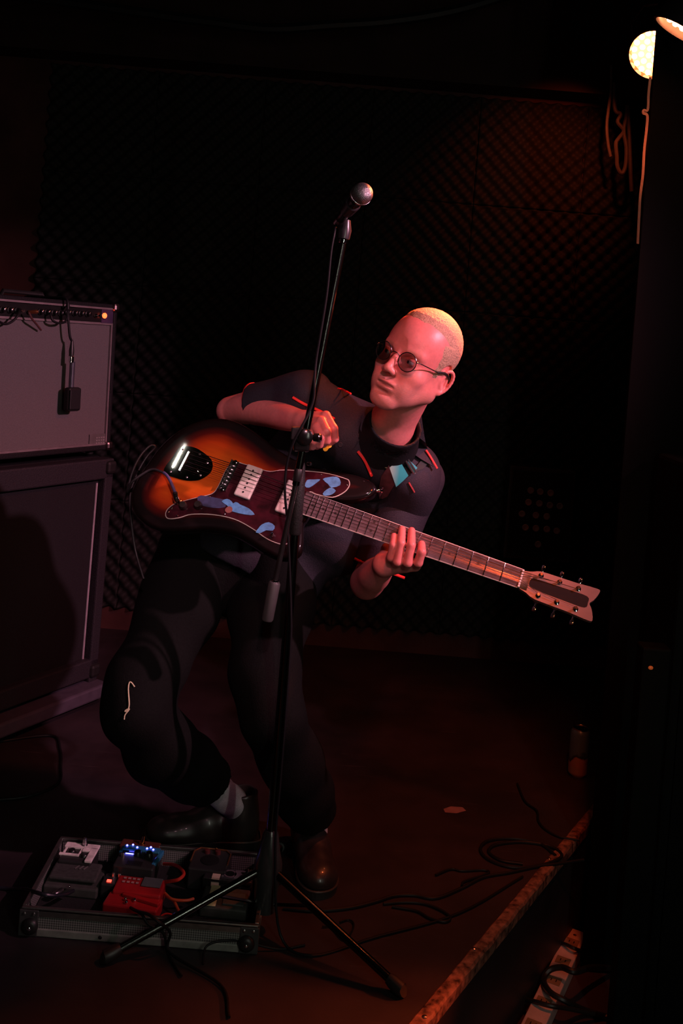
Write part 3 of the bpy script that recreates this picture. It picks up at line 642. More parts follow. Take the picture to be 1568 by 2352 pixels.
# neck, fingerboard, frets, markers
NU0, NU1 = .208, SCALE
def wn(u): return .0288 + (.0225 - .0288) * (u - NU0) / (NU1 - NU0)
def neck_mesh():
    V = []; F = []; n = 24; m = 11
    for i in range(n + 1):
        u_ = NU0 + .002 + (NU1 + .02 - NU0) * i / n; w_ = wn(u_)
        for k in range(m):
            a = math.pi * k / (m - 1); V.append((u_, w_ * math.cos(a), .0085 - .0225 * math.sin(a)))
    for i in range(n):
        for k in range(m - 1): F.append((i * m + k, i * m + k + 1, (i + 1) * m + k + 1, (i + 1) * m + k))
        F.append((i * m, (i + 1) * m, (i + 1) * m + m - 1, i * m + m - 1))
    F.append(tuple(range(m))); F.append(tuple(n * m + k for k in range(m))[::-1]); return V, F
nk = tag(link('neck', *neck_mesh(), mat('neck_maple', (.33, .21, .15), .35, var=.15, scale=12, coat=.4), G, smooth=True))
fbm = MB(); V = []; 
for u_ in (NU0, NU1):
    w_ = wn(u_)
    for q in (-1, -.5, 0, .5, 1): V.append((u_, w_ * q, .0125 + .0018 * (1 - q * q)))
    V += [(u_, w_, .008), (u_, -w_, .008)]
F = [(i, i + 1, 7 + i + 1, 7 + i) for i in range(4)] + [(4, 5, 12, 11), (5, 6, 13, 12), (6, 0, 7, 13), (0, 6, 5, 4, 3, 2, 1), (7, 8, 9, 10, 11, 12, 13)]
fb = fbm.add(V, F, False).build('fingerboard', mat('rosewood_grey', (.13, .095, .10), .2, var=.3, scale=45, coat=.3), G)
for s in (-1, 1): MB().tube([(NU0, s * (wn(NU0) + .0004), .0108), (NU1, s * (wn(NU1) + .0004), .0108)], .0019, 8).build('binding', mat('binding_cream', (.62, .55, .50), .4), fb)
for k in range(1, 22):
    u_ = SCALE * (1 - 2 ** (-k / 12)); u_ = SCALE - u_ ; u_ = SCALE - SCALE * (1 - 2 ** (-k / 12))
    if u_ < NU0 + .003: continue
    w_ = wn(u_); MB().tube([(u_, -w_, .0128), (u_, -w_ * .5, .0142), (u_, 0, .0148), (u_, w_ * .5, .0142), (u_, w_, .0128)], .0014, 8).build('fret', M_chrome, fb)
def fu(k): return SCALE * 2 ** (-k / 12)
dotm = mat('dark_marker', (.01, .01, .01), .35)
for k in (3, 5, 7, 9, 15, 17, 19, 21, 12):
    um = (fu(k) + fu(k - 1)) / 2
    for v_ in ((0,) if k != 12 else (-.012, .012)):
        MB().lathe((um, v_, .0141), (0, 0, 1), [(0, .0034), (.0004, .0034)], 14).build('marker_dot', dotm, fb)
MB().box((SCALE + .002, 0, .0135), (.005, .045, .007), bev=.001).build('nut', mat('bone', (.85, .78, .72), .35), G)
# headstock with a dark inlaid face and three tuners a side
hs = [(.0, .0225), (.018, .027), (.035, .034), (.06, .036), (.12, .037), (.168, .040), (.180, .036), (.172, .012), (.164, .0), (.172, -.012), (.180, -.036), (.168, -.040), (.12, -.037), (.06, -.036), (.035, -.034), (.018, -.027), (.0, -.0225)]
HS = [(SCALE + .004 + p.x, p.y) for p in cat_rom([(x, y, 0) for x, y in hs], 3, closed=False)]
hd = MB().prism(HS, -.006, .008).build('headstock', mat('head_wood', (.19, .14, .13), .28, var=.12, scale=14, coat=.5), G)
inl = [(.022, .010), (.05, .0135), (.11, .0145), (.155, .014), (.160, .0), (.155, -.014), (.11, -.0145), (.05, -.0135), (.022, -.010)]
MB().prism([(SCALE + .004 + p.x, p.y) for p in cat_rom([(x, y, 0) for x, y in inl], 3, closed=True)], .0078, .0088).build('inlay', mat('inlay_black', (.006, .006, .006), .5, spec=.2), hd)
TUN = []
for s in (-1, 1):
    for k in range(3):
        u_ = SCALE + .045 + .045 * k + (.006 if s < 0 else 0); TUN.append((u_, s * .0245))
        tn = MB().lathe((u_, s * .0245, .008), (0, 0, 1), [(0, .0062), (.002, .0062), (.0025, .0034), (.007, .0026), (.010, .0034), (.013, .0034)], 14).build('tuner', M_chrome, hd)
        MB().tube([(u_, s * .030, -.010), (u_, s * .048, -.010)], .0028, 8).build('tuner_shaft', M_chrome, hd) if False else None
        MB().box((u_, s * .028, -.011), (.014, .016, .010), bev=.002).build('gear', M_chrome, tn)
        MB().tube([(u_, s * .034, -.010), (u_, s * .045, -.010), (u_, s * .050, -.010), (u_, s * .057, -.010)], [.0026, .0030, .0070, .0060], 10, flat=.5).build('button', M_chrome, tn)
# strings
M_str = mat('string_steel', (.62, .58, .55), .25, 1.)
for k in range(6):
    v0 = -.024 + .0108 * k; v1 = -.0165 + .0066 * k; r_ = .00035 + .00013 * k
    tu = sorted([x for x in TUN if (x[1] > 0) == (k > 2)], key=lambda x: x[0]); q = tu[k - 3] if k > 2 else tu[2 - k]
    MB().tube([(-.124, v0 + .003, .009), (-.004, v0 + .003, .0142), (SCALE + .002, v1, .0178), (q[0], q[1] * .87, .0145)], r_, 6).build('string', M_str, G)
# controls, jack, strap buttons
for x, y in ((-.040, -.098), (-.075, -.112)):
    MB().lathe((x, y, .0025), (0, 0, 1), [(0, .0115), (.003, .0115), (.012, .0095), (.014, .008)], 20).build('control_knob', mat('knob_dark', (.02, .012, .012), .25, coat=.5), G)
MB().lathe((.172, -.105, .0025), (0, 0, 1), [(0, .0065), (.002, .0062), (.006, .004), (.016, .0035), (.018, .002)], 14).build('selector_switch', M_chrome, G)
jx = gfrom(408, 1152, .003); MB().lathe((jx.x, jx.y, .002), (0, 0, 1), [(0, .0095), (.0015, .0095), (.003, .0075), (.006, .0065), (.006, .004)], 18).build('jack_plate', M_chrome, G)
MB().lathe((.366, .104, -.02), (.9, .4, 0), [(0, .006), (.006, .0045), (.012, .0045), (.014, .0078), (.017, .0078), (.018, .005)], 14).build('strap_button', M_chrome, G)
MB().lathe((-.222, -.062, -.02), (-1, -.1, 0), [(0, .006), (.006, .0045), (.012, .0045), (.014, .0078), (.017, .0078), (.018, .005)], 14).build('strap_button', M_chrome, G)
# blue tape scraps on the pickguard
M_tape = mat('blue_tape', (.10, .32, .58), .75, var=.25, scale=80, bump=.6)
M_tape2 = mat('dark_blue_tape', (.035, .045, .11), .7, var=.3, scale=80)
def tape(poly, m, h=.0030, label='scrap of light blue tape'):
    P = [(p.x, p.y) for p in cat_rom([(x, y, 0) for x, y in poly], 2, closed=True)]
    o = MB().prism(P, h, h + .0005).build('tape_scrap', m, G)
    for v in o.data.vertices:
        if v.co.z > h + .0003: v.co.z += .0007 * math.sin(v.co.x * 900 + v.co.y * 500) ** 2
    o['label'] = label
tape([(.035, -.078), (.046, -.056), (.060, -.058), (.085, -.060), (.106, -.070), (.085, -.078), (.050, -.082)], M_tape)
tape([(.012, -.067), (.022, -.056), (.036, -.058), (.045, -.066), (.045, -.080), (.030, -.072)], M_tape, .0037)
tape([(-.050, -.082), (-.045, -.070), (.0, -.062), (.022, -.062), (.026, -.078), (.0, -.090), (-.035, -.094)], M_tape2, label='dark blue tape patch')
tape([(.030, -.080), (.036, -.072), (.046, -.074), (.048, -.084), (.040, -.090), (.031, -.087)], mat('brown_tape', (.26, .09, .07), .7), .0041, 'brown tape dot')
tape([(.130, -.100), (.134, -.088), (.148, -.076), (.166, -.080), (.166, -.093), (.150, -.098), (.140, -.109), (.128, -.112)], M_tape)
tape([(.196, .045), (.195, .062), (.208, .068), (.226, .075), (.220, .062), (.208, .044)], M_tape)
tape([(.232, .078), (.244, .088), (.262, .096), (.274, .092), (.280, .078), (.262, .064), (.250, .070)], M_tape)
tape([(.247, .041), (.252, .055), (.262, .064), (.275, .060), (.270, .048), (.256, .038)], M_tape)
# guitar lead: plugged into the jack, tucked behind the body, looping out at the butt
M_lead = mat('lead_sheath', (.11, .10, .24), .6)
j0 = gfrom(408, 1152, .008)
t = thing('guitar_cable', 'dark cable plugged into the guitar jack and looping round its left end', 'cable', M=MG)
MB().lathe((j0.x, j0.y, .010), (-.25, .28, .9), [(0, .0045), (.003, .0075), (.016, .0075), (.018, .006)], 16).build('plug', M_chrome, t)
pl0 = Vector((j0.x, j0.y, .010)) + Vector((-.25, .28, .9)).normalized() * .016
MB().lathe(pl0, (-.25, .5, .6), [(0, .0060), (.012, .0065), (.014, .0042)], 14).build('plug_boot', M_rubber, t)
q1 = pl0 + Vector((-.25, .5, .6)).normalized() * .012
pts = [q1, gfrom(401, 1128, .032), gfrom(391, 1105, .028), gfrom(383, 1092, .018), gfrom(376, 1086, .008)]
MB().tube(cat_rom(pts, 6), .0040, 10).build('sheath', M_lead, t)
pts = [gfrom(376, 1086, .008), gfrom(350, 1078, .006), gfrom(325, 1090, .004), gfrom(300, 1110, -.002), gfrom(292, 1130, -.03), gfrom(304, 1085, -.03), gfrom(322, 1048, -.03), gfrom(345, 1024, -.032), gfrom(356, 1028, -.04), gfrom(338, 1048, -.045), gfrom(318, 1082, -.05), gfrom(300, 1130, -.06), gfrom(300, 1180, -.08), gfrom(310, 1260, -.12), gfrom(330, 1330, -.13)]
MB().tube(cat_rom(pts, 6), .0036, 10).build('loop', mat('lead_black', (.02, .018, .02), .45), t)
# ------------------------------------------------------------------ the guitarist
M_skin = mat('skin', (.7, .42, .34), .40, var=.07, scale=120, bump=.12, attr='tone', sub=.12, spec=.45)
M_shirt = mat('black_shirt_cloth', (.030, .026, .036), .62, var=.25, scale=350, bump=.5, spec=.22)
M_tee = mat('black_tee_cloth', (.010, .010, .012), .8, var=.2, scale=300, bump=.3, spec=.15)
M_pants = mat('black_trouser_cloth', (.0048, .0052, .0046), .85, var=.3, scale=260, bump=.5, spec=.10)
M_redpipe = mat('red_piping', (.85, .035, .03), .6, var=.1)
PERSON = thing('person', 'person with cropped fair hair and round glasses leaning back playing an electric guitar', 'person', (at(560, 1900, 2.7).x, 2.72, 0))
PO = PERSON.location.copy(); PI = Matrix.Translation(-PO)
def pl_link(name, P, Q, m, colors=None): return np_link(name, P - np.array(PO), Q, m, PERSON, colors)
A = lambda x, y, d: np.array(at(x, y, d))
SKIN = np.array([.74, .235, .22])
pieces = []   # body: list of (P, Q, colour)
def join(parts):
    n = 0; Ps = []; Qs = []; Cs = []
    for P, Q, C in parts: Ps.append(P); Qs.append(Q + n); Cs.append(np.broadcast_to(C, (len(P), 3))); n += len(P)
    return np.concatenate(Ps), np.concatenate(Qs), np.concatenate(Cs)

# --- head, in its own frame: x to his left, y out of the face, z up, origin between the ears at eye level
HS_ = 1.035
he = (CR * .89 - CU * .45).normalized(); hu = (CR * .45 + CU * .89).normalized()
hc = -(at(950, 830, 2.36) - CAMP).normalized(); he = (he - hc * he.dot(hc)).normalized(); hu = hc.cross(he).normalized()
if hu.z < 0: hu = -hu
YAW, PIT = math.radians(29), math.radians(-5)
hx = he * math.cos(YAW) + hc * math.sin(YAW); hf = -he * math.sin(YAW) + hc * math.cos(YAW)
hf, hz = hf * math.cos(PIT) + hu * math.sin(PIT), hu * math.cos(PIT) - hf * math.sin(PIT)
MH = Matrix((hx, hf, hz)).transposed(); eye = at(944, 829, 2.355)
HO = eye - MH @ (Vector((.032, .082, 0)) * HS_); MH4 = (MH * HS_).to_4x4(); MH4.translation = HO; MHi = MH4.inverted()
toh = lambda x, y, d: MHi @ at(x, y, d)
hF = Field((-.105, -.125, -.25), (.105, .145, .135), .0019)
f = hF
f.ell((0, -.010, .042), (.0785, .100, .086), k=.0)
f.ell((0, .028, .020), (.062, .066, .068), k=.03)
f.ell((0, .022, -.035), (.060, .062, .085), k=.03)
for s in (-1, 1):
    f.caps((s * .052, -.004, -.062), (s * .018, .070, -.108), .020, .017, k=.03)
    f.caps((s * .060, -.010, -.02), (s * .054, -.004, -.062), .018, .018, k=.025)
    f.ell((s * .043, .058, -.036), (.022, .022, .020), k=.022)       # cheekbone
    f.ell((s * .030, .064, -.070), (.022, .022, .026), k=.022)
    f.caps((s * .012, .086, .016), (s * .046, .072, .016), .0085, .008, k=.014)   # brow
f.ell((0, .075, -.110), (.025, .021, .019), k=.018)
f.ell((0, .078, -.076), (.028, .016, .022), k=.015)
f.caps((0, .090, .010), (0, .108, -.030), .0070, .0092, k=.012)  # nose
f.ell((0, .110, -.036), (.0105, .0100, .0092), k=.006)
for s in (-1, 1):
    f.ell((s * .0112, .101, -.040), (.0085, .011, .0085), k=.006)
    f.ell((s * .0062, .106, -.0475), (.0035, .006, .004), k=.003, mode='sub')
    f.ell((s * .033, .099, -.003), (.0185, .016, .0125), k=.012, mode='sub')     # socket
    f.ell((s * .0325, .0765, -.003), (.0135, .0125, .0125), k=.004)              # lids over the eyeball
    f.caps((s * .021, .0905, -.0045), (s * .044, .085, -.004), .0018, .0018, k=.002, mode='sub')
f.ell((0, .0905, -.0670), (.0225, .0080, .0046), k=.006)
f.ell((0, .0890, -.0795), (.0200, .0080, .0056), k=.006)
f.chain([(-.021, .0905, -.0742), (-.008, .0975, -.0732), (.008, .0975, -.0732), (.021, .0905, -.0742)], [.0018, .0034, .0034, .0018], k=.002, mode='sub')
f.caps((0, .098, -.052), (0, .096, -.060), .0028, .003, k=.004, mode='sub')
f.ell((0, .094, -.092), (.020, .008, .004), k=.008, mode='sub')
for s in (-1, 1):
    a = .38; Me = np.array([[math.cos(a) * s, math.sin(a), 0], [-math.sin(a) * s, math.cos(a), 0], [0, 0, 1]]).T  # columns: ear normal, ear back
    En = Vector((s * math.cos(a), math.sin(a) * .8, 0)); Eb = Vector((s * math.sin(a), -math.cos(a), 0)); Ec = Vector((s * .0790, -.012, -.020))
    rim = [Ec + Eb * (y_) + Vector((0, 0, z_)) + En * o_ for y_, z_, o_ in ((-.010, .004, -.004), (-.010, .016, .001), (-.003, .027, .004), (.009, .030, .005), (.018, .022, .006), (.020, .006, .006), (.015, -.012, .005), (.007, -.024, .003), (-.003, -.031, .000), (-.009, -.026, -.002), (-.010, -.014, -.003))]
    f.chain([tuple(p) for p in cat_rom(rim, 2)], [.0042] * 40, k=.002)
    f.ell(tuple(Ec + Eb * .004 - En * .004), (.010, .017, .026), k=.003)
    f.ell(tuple(Ec + Eb * .004 + En * .0065), (.0068, .0105, .0165), k=.003, mode='sub')
    f.caps(tuple(Ec + Eb * .010 + Vector((0, 0, .012)) + En * .001), tuple(Ec + Eb * .008 + Vector((0, 0, -.014)) + En * .001), .0026, .0026, k=.002)
    f.ell(tuple(Ec - Eb * .007 + En * .001 + Vector((0, 0, -.006))), (.004, .004, .006), k=.002)
    f.ell(tuple(Ec + Eb * .0 + Vector((0, 0, -.027))), (.0065, .0075, .0080), k=.004)
nb = toh(893, 985, 2.56); nb2 = toh(880, 1040, 2.62)
f.caps((0, -.030, -.035), tuple(nb), .054, .056, k=.02); f.caps(tuple(nb), tuple(nb2), .056, .062, k=.02)
f.caps((.050, -.03, -.05), tuple(nb + Vector((.03, .03, .0))), .013, .011, k=.02)
P, Q = hF.mesh(); P = relax(P, Q, 2)
x, y, z = P.T; C = np.tile(SKIN, (len(P), 1))
def g3(c, r): return np.exp(-(((x - c[0]) / r[0]) ** 2 + ((y - c[1]) / r[1]) ** 2 + ((z - c[2]) / r[2]) ** 2))
def blend(C, w_, col): w_ = np.clip(w_, 0, 1)[:, None]; return C * (1 - w_) + np.array(col) * w_
C = blend(C, .45 * (g3((.045, .06, -.045), (.03, .05, .03)) + g3((-.045, .06, -.045), (.03, .05, .03)) + g3((0, .115, -.035), (.014, .02, .014))), (.80, .30, .24))
C = blend(C, .62 * np.clip((-.048 - z) / .02, 0, 1) * np.clip((z + .135) / .02, 0, 1) * (y > -.03) * (.75 + .25 * np.sin(x * 900) * np.sin(z * 870 + y * 500)), (.42, .22, .17))
C = blend(C, .9 * (g3((0, .10, -.0665), (.021, .02, .0045)) + g3((0, .10, -.0795), (.019, .02, .0050))), (.60, .20, .18))
C = blend(C, g3((0, .10, -.0735), (.018, .012, .0022)), (.05, .01, .01))
for s in (-1, 1): C = blend(C, .55 * g3((s * .031, .085, .019), (.017, .03, .0040)), (.38, .22, .13))
Fh = hF.F; pts = P * HS_ @ np.array(MH).T + np.array(HO); pieces.append((pts, Q, C))
# --- close-cropped hair: a thin bumpy cap over the skull
hh = Field((-.105, -.125, -.25), (.105, .145, .135), .0019); X = hh.ax[0][:, None, None]; Y = hh.ax[1][None, :, None]; Z = hh.ax[2][None, None, :]
ax_ = np.abs(X); lim = np.where(Z > .062, .074 - 9 * ax_ ** 2 + .25 * (Z - .09), np.where(Z > .0, .034 + .10 * np.maximum(Z - .03, 0), .030)); lim = lim + .0015 * np.sin(Z * 260 + X * 200) 
low = np.where(Y > -.022, -.020, np.where(Y > -.05, -.030 - (-.022 - Y) * 1.1, -.062))
mask = np.maximum(Y - lim, low - Z)
earm = .037 - np.sqrt(((Y + .012) / .9) ** 2 + ((Z + .020) / 1.15) ** 2) ; earm = np.where((ax_ > .062) & (Y < .012), earm, -1)
bumps = (.0014 * (np.random.RandomState(3).rand(*hh.F.shape) - .5)).astype(np.float32)
hh.F = np.maximum(hF.F - (.0040 * np.clip(-mask / .020, 0, 1) - .0006) + bumps * np.clip(-mask / .006, 0, 1), earm).astype(np.float32)
Ph, Qh = hh.mesh(); Ph = relax(Ph, Qh, 1, .4)
M_hair = mat('cropped_fair_hair', (.46, .29, .20), .65, var=.4, scale=420, bump=.9)
pl_link('hair', Ph * HS_ @ np.array(MH).T + np.array(HO), Qh, M_hair)
HL = lambda v_: MH4 @ Vector(v_) - PO
HP = Matrix.Translation(-PO) @ MH4
for s in (-1, 1):
    e = MB().sphere((s * .0325, .0765, -.0035), .0122, 20, 12).xf(HP).build('eye', mat('eye_white', (.55, .50, .48), .15), PERSON)
    MB().sphere((s * .0325 - .003, .0850, -.0045), (.0052, .0040, .0052), 16, 8).xf(HP).build('iris', mat('iris_dark', (.03, .03, .035), .08), e)
# glasses: round metal rims, bridge, temples with dark tips
M_rim = mat('rim_metal', (.10, .09, .09), .22, .9)
gl = bpy.data.objects.new('glasses', None); COL.objects.link(gl); gl.parent = PERSON; gl.matrix_local = HP
gl['label'] = 'round thin-rimmed glasses'
def lens_mat():
    m = bpy.data.materials.new('lens_glass'); m.use_nodes = True; nt = m.node_tree; N = nt.nodes; b = N['Principled BSDF']
    tr = N.new('ShaderNodeBsdfTransparent'); gy = N.new('ShaderNodeBsdfGlossy'); gy.inputs['Roughness'].default_value = .03; fr = N.new('ShaderNodeFresnel'); fr.inputs['IOR'].default_value = 1.35; mx = N.new('ShaderNodeMixShader')
    tr.inputs[0].default_value = (.78, .74, .74, 1); nt.links.new(fr.outputs[0], mx.inputs[0]); nt.links.new(tr.outputs[0], mx.inputs[1]); nt.links.new(gy.outputs[0], mx.inputs[2]); nt.links.new(mx.outputs[0], N['Material Output'].inputs[0]); N.remove(b); return m
ML = lens_mat()
for s in (-1, 1):
    c = Vector((s * .0345, .1010, -.005)); n_ = Vector((s * .16, 1, -.10)).normalized(); a1 = n_.cross(Vector((0, 0, 1))).normalized(); a2 = a1.cross(n_)
    ring = [c + a1 * .0225 * math.cos(2 * math.pi * k / 36) + a2 * .0220 * math.sin(2 * math.pi * k / 36) for k in range(36)]
    rm = MB().tube(ring, .00115, 8, closed=True).build('rim', M_rim, gl)
    MB().lathe(c - n_ * .0004, n_, [(0, .0219), (.0008, .0219)], 32).build('lens', ML, rm)
    h0 = c + Vector((s * .0215, -.003, .008)); h1 = Vector((s * .0640, .088, .004)); h2 = Vector((s * .0765, .028, -.001)); h3 = Vector((s * .0825, -.004, .002)); h4 = Vector((s * .0855, -.024, -.010)); h5 = Vector((s * .080, -.036, -.028))
    MB().sphere(h0 + Vector((s * .002, 0, .001)), .0024, 10, 6).build('hinge', M_chrome, rm)
    MB().tube(cat_rom([h0, h1, h2], 6), .0012, 8).build('temple', M_rim, gl)
    MB().tube(cat_rom([h2, h3, h4, h5], 6), [.0016] + [.0028] * 17 + [.0024], 8).build('temple_tip', M_rubber, gl)
    MB().sphere(Vector((s * .0100, .0985, -.010)), (.002, .0035, .005), 8, 6).build('nose_pad', ML, gl)
MB().tube(cat_rom([Vector((-.0125, .1030, -.001)), Vector((-.006, .1070, .004)), Vector((.006, .1070, .004)), Vector((.0125, .1030, -.001))], 5), .0012, 8).build('bridge', M_rim, gl)

# --- arms and hands
def hand_fingers(F_, chains, r0=.0098):
    for pts_, rs in chains: F_.chain([tuple(p) for p in pts_], rs, k=.0022)
# right arm
RS, RE, RW = A(690, 905, 2.66), A(530, 944, 2.80), A(700, 970, 2.56)
def fld(pts, pad, h): P_ = np.array(pts); return Field(P_.min(0) - pad, P_.max(0) + pad, h)
fr_ = fld([A(640, 905, 2.7), RE, RW, A(775, 1040, 2.44)], .06, .0024)
fr_.caps(A(640, 915, 2.72), RE, .044, .041, k=.01); fr_.limb([RE, A(575, 940, 2.735), A(640, 955, 2.64), RW], [.038, .042, .036, .0290], n=8)
mc = [A(748, 955, 2.505), A(738, 967, 2.482), A(727, 982, 2.472), A(715, 997, 2.478)]
fr_.chain([RW, A(728, 966, 2.53)], [.028, .024], k=.012)
for m_ in mc: fr_.caps(A(706, 972, 2.55), m_, .020, .0125, k=.010)
fr_.chain([mc[0], A(766, 984, 2.485), A(769, 1008, 2.50), A(756, 1019, 2.52)], [.0125, .0108, .0098, .0085], k=.0035)
fr_.chain([mc[1], A(750, 990, 2.452), A(751, 1012, 2.468), A(742, 1022, 2.495)], [.0125, .0110, .0098, .0085], k=.003)
fr_.chain([mc[2], A(735, 1003, 2.445), A(734, 1021, 2.468), A(727, 1026, 2.495)], [.012, .0105, .0095, .0082], k=.003)
fr_.chain([mc[3], A(720, 1013, 2.455), A(718, 1026, 2.475), A(713, 1028, 2.50)], [.011, .0095, .0085, .0075], k=.003)
fr_.chain([A(712, 955, 2.56), A(738, 972, 2.565), A(755, 998, 2.548), A(757, 1016, 2.535)], [.016, .0125, .011, .0092], k=.006)
P, Q = fr_.mesh(); P = relax(P, Q, 2); C = np.tile(SKIN * [1, .94, .94], (len(P), 1)); pieces.append((P, Q, C))
# left arm, hand wrapped round the neck; finger places are measured on the guitar
LS, LE, LW = A(955, 1085, 2.72), A(842, 1338, 2.66), np.array(gfrom(884, 1296, -.060)); LW = np.array(MG @ Vector(LW))
g = lambda px, py, h: np.array(MG @ gfrom(px, py, h))
fl_ = fld([A(930, 1150, 2.7), LE, LW, g(985, 1200, .03), g(985, 1300, .06), g(900, 1300, .06), A(870, 1400, 2.6)], .05, .0024)
fl_.caps(A(925, 1170, 2.71), LE, .046, .044, k=.02); fl_.limb([LE, LE * .6 + LW * .4, LW], [.045, .042, .029], n=12)
M4 = [g(896, 1284, -.040), g(909, 1296, -.034), g(930, 1302, -.030), g(953, 1298, -.030)]
for m_ in M4: fl_.caps(LW, m_, .024, .0135, k=.012)
fl_.caps(M4[0], M4[3], .0135, .0135, k=.010)
fl_.chain([M4[0], g(898, 1280, .008), g(903, 1252, .030), g(905, 1232, .021)], [.0125, .0108, .0100, .0090], k=.003)
fl_.chain([M4[1], g(913, 1290, .014), g(921, 1248, .036), g(923, 1216, .022)], [.0130, .0115, .0105, .0092], k=.003)
fl_.chain([M4[2], g(936, 1292, .016), g(944, 1252, .038), g(945, 1219, .022)], [.0130, .0118, .0108, .0094], k=.003)
fl_.chain([M4[3], g(960, 1292, .012), g(968, 1268, .032), g(968, 1250, .021)], [.0130, .0115, .0108, .0094], k=.003)
fl_.chain([LW, g(890, 1262, -.050), g(912, 1236, -.040), g(930, 1226, -.038)], [.020, .0155, .0125, .0105], k=.008)
P, Q = fl_.mesh(); P = relax(P, Q, 2); pieces.append((P, Q, np.tile(SKIN * [1, .94, .94], (len(P), 1))))
# --- the rest of the body, under the clothes
hipR, hipL = A(500, 1275, 2.80), A(630, 1310, 2.80); KR, KL = A(312, 1632, 2.50), A(620, 1630, 2.50); AR_, AL_ = A(508, 1812, 2.77), A(714, 1880, 2.75)
chR, chL = A(755, 1000, 2.77), A(895, 1100, 2.77); wR, wL = A(640, 1130, 2.79), A(775, 1225, 2.79); nk_ = A(893, 985, 2.56)
bb_ = fld([hipR, hipL, KR, KL, AR_, AL_, RS, LS, nk_, (-.46, 2.78, .03), (.06, 2.6, .03)], .14, .008)
bb_.caps(hipR, hipL, .095, k=.03); bb_.caps(hipR, wR, .09, .085, k=.04); bb_.caps(hipL, wL, .09, .085, k=.04); bb_.caps(wR, chR, .085, .095, k=.04); bb_.caps(wL, chL, .085, .095, k=.04)
bb_.caps(wR, wL, .09, k=.04); bb_.caps(chR, chL, .10, k=.04); bb_.caps(A(705, 915, 2.70), A(945, 1085, 2.73), .045, k=.03); bb_.caps((RS + LS) / 2 + [0, .05, 0], nk_ + [0, .04, 0], .055, .045, k=.03)
bb_.chain([A(452, 1275, 2.79), A(400, 1400, 2.70), A(330, 1560, 2.57), A(312, 1632, 2.53), A(440, 1765, 2.68), AR_], [.075, .07, .055, .050, .044, .030], k=.02); bb_.chain([A(640, 1300, 2.79), A(625, 1400, 2.72), A(608, 1540, 2.60), A(628, 1650, 2.54), A(695, 1820, 2.70), AL_], [.078, .07, .055, .050, .044, .030], k=.02)
bb_.chain([AR_, A(528, 1836, 2.79), (-.178, 2.82, .07), (-.36, 2.79, .04)], [.030, .030, .030, .022], k=.01); bb_.chain([AL_, (.021, 2.815, .07), (.050, 2.66, .04)], [.030, .030, .022], k=.01)
P, Q = bb_.mesh(); pieces.append((P, Q, SKIN))
P, Q, C = join(pieces); pl_link('body', P, Q, M_skin, C)

# --- shirt
sh = fld([A(640, 1260, 2.8), A(560, 1120, 2.8), A(760, 1330, 2.8), RS, LS, nk_, A(1010, 1150, 2.75)], .11, .0045)
o_ = .012
sh.caps(A(535, 1250, 2.80), A(650, 1325, 2.80), .108, k=.05); sh.caps(wR, wL, .100, k=.05); sh.caps(chR, chL, .112, k=.04)
sh.caps(hipR, wR, .10, .10, k=.05); sh.caps(hipL, wL, .105, .10, k=.05); sh.caps(wR, chR, .10, .11, k=.05); sh.caps(wL, chL, .10, .11, k=.05)
sh.caps(A(700, 905, 2.68), A(948, 1072, 2.70), .070, k=.05); sh.caps((RS + LS) / 2, A(882, 985, 2.60), .075, .062, k=.05)
sh.caps(A(790, 1000, 2.64), A(880, 1060, 2.64), .070, k=.06)
sh.caps(A(935, 1100, 2.68), A(925, 1190, 2.72), .075, .06, k=.04)
sh.wrinkle(.0035, 5, (14, 26, 48), (.5, .1, .6))
sh.caps(A(905, 962, 2.52), A(880, 1010, 2.62), .058, .052, k=.01, mode='sub')
sh.half(A(640, 1325, 2.8), A(600, 1400, 2.8) - A(700, 1200, 2.8))
SP, SQ = sh.mesh(); SP = relax(SP, SQ, 1); C0 = np.array([1., 1, 1])
def sleeve(S, Hm, rs, rh, seed):
    F_ = fld([S, Hm], rs + .04, .0038); F_.caps(S, Hm + (Hm - S) * .3, rs, rh, k=.0); F_.wrinkle(.003, seed, (22, 40, 60)); F_.half(Hm, Hm - S); d = (Hm - S) / np.linalg.norm(Hm - S)
    F_.caps(Hm - d * .05, Hm + d * .08, rh - .004, rh - .004, k=.003, mode='sub'); P, Q = F_.mesh(); return relax(P, Q, 1), Q
RH_c = A(584, 930, 2.755); LH_c = A(871, 1306, 2.685)
sr = sleeve(A(700, 912, 2.69), RH_c, .076, .060, 3); sl_ = sleeve(A(948, 1092, 2.74), LH_c, .078, .070, 4)
P, Q, C = join([(SP, SQ, C0), (sr[0], sr[1], C0), (sl_[0], sl_[1], C0)]); pl_link('shirt', P, Q, M_shirt); shirt_bvh = bvh_of(P, Q)
def ring_trim(c, ax, r, w_=.0045, name='sleeve_trim'):
    ax = Vector(ax).normalized(); a1 = ax.orthogonal().normalized(); a2 = ax.cross(a1); V = []; F = []; n = 44
    for k in range(n):
        an = 2 * math.pi * k / n; dr = a1 * math.cos(an) + a2 * math.sin(an)
        for (rr, hh_) in ((r - .0045, -w_), (r + .0018, -w_), (r + .0022, w_ * .6), (r - .0045, w_ * .6)): V.append(Vector(c) + dr * rr + ax * hh_ - PO)
    for k in range(n):
        for q in range(4): F.append((k * 4 + q, k * 4 + (q + 1) % 4, ((k + 1) % n) * 4 + (q + 1) % 4, ((k + 1) % n) * 4 + q))
    return link(name, V, F, M_redpipe, PERSON, smooth=True)
ring_trim(RH_c, RH_c - A(700, 912, 2.69), .060 + .0005); ring_trim(LH_c, LH_c - A(948, 1092, 2.74), .0705)
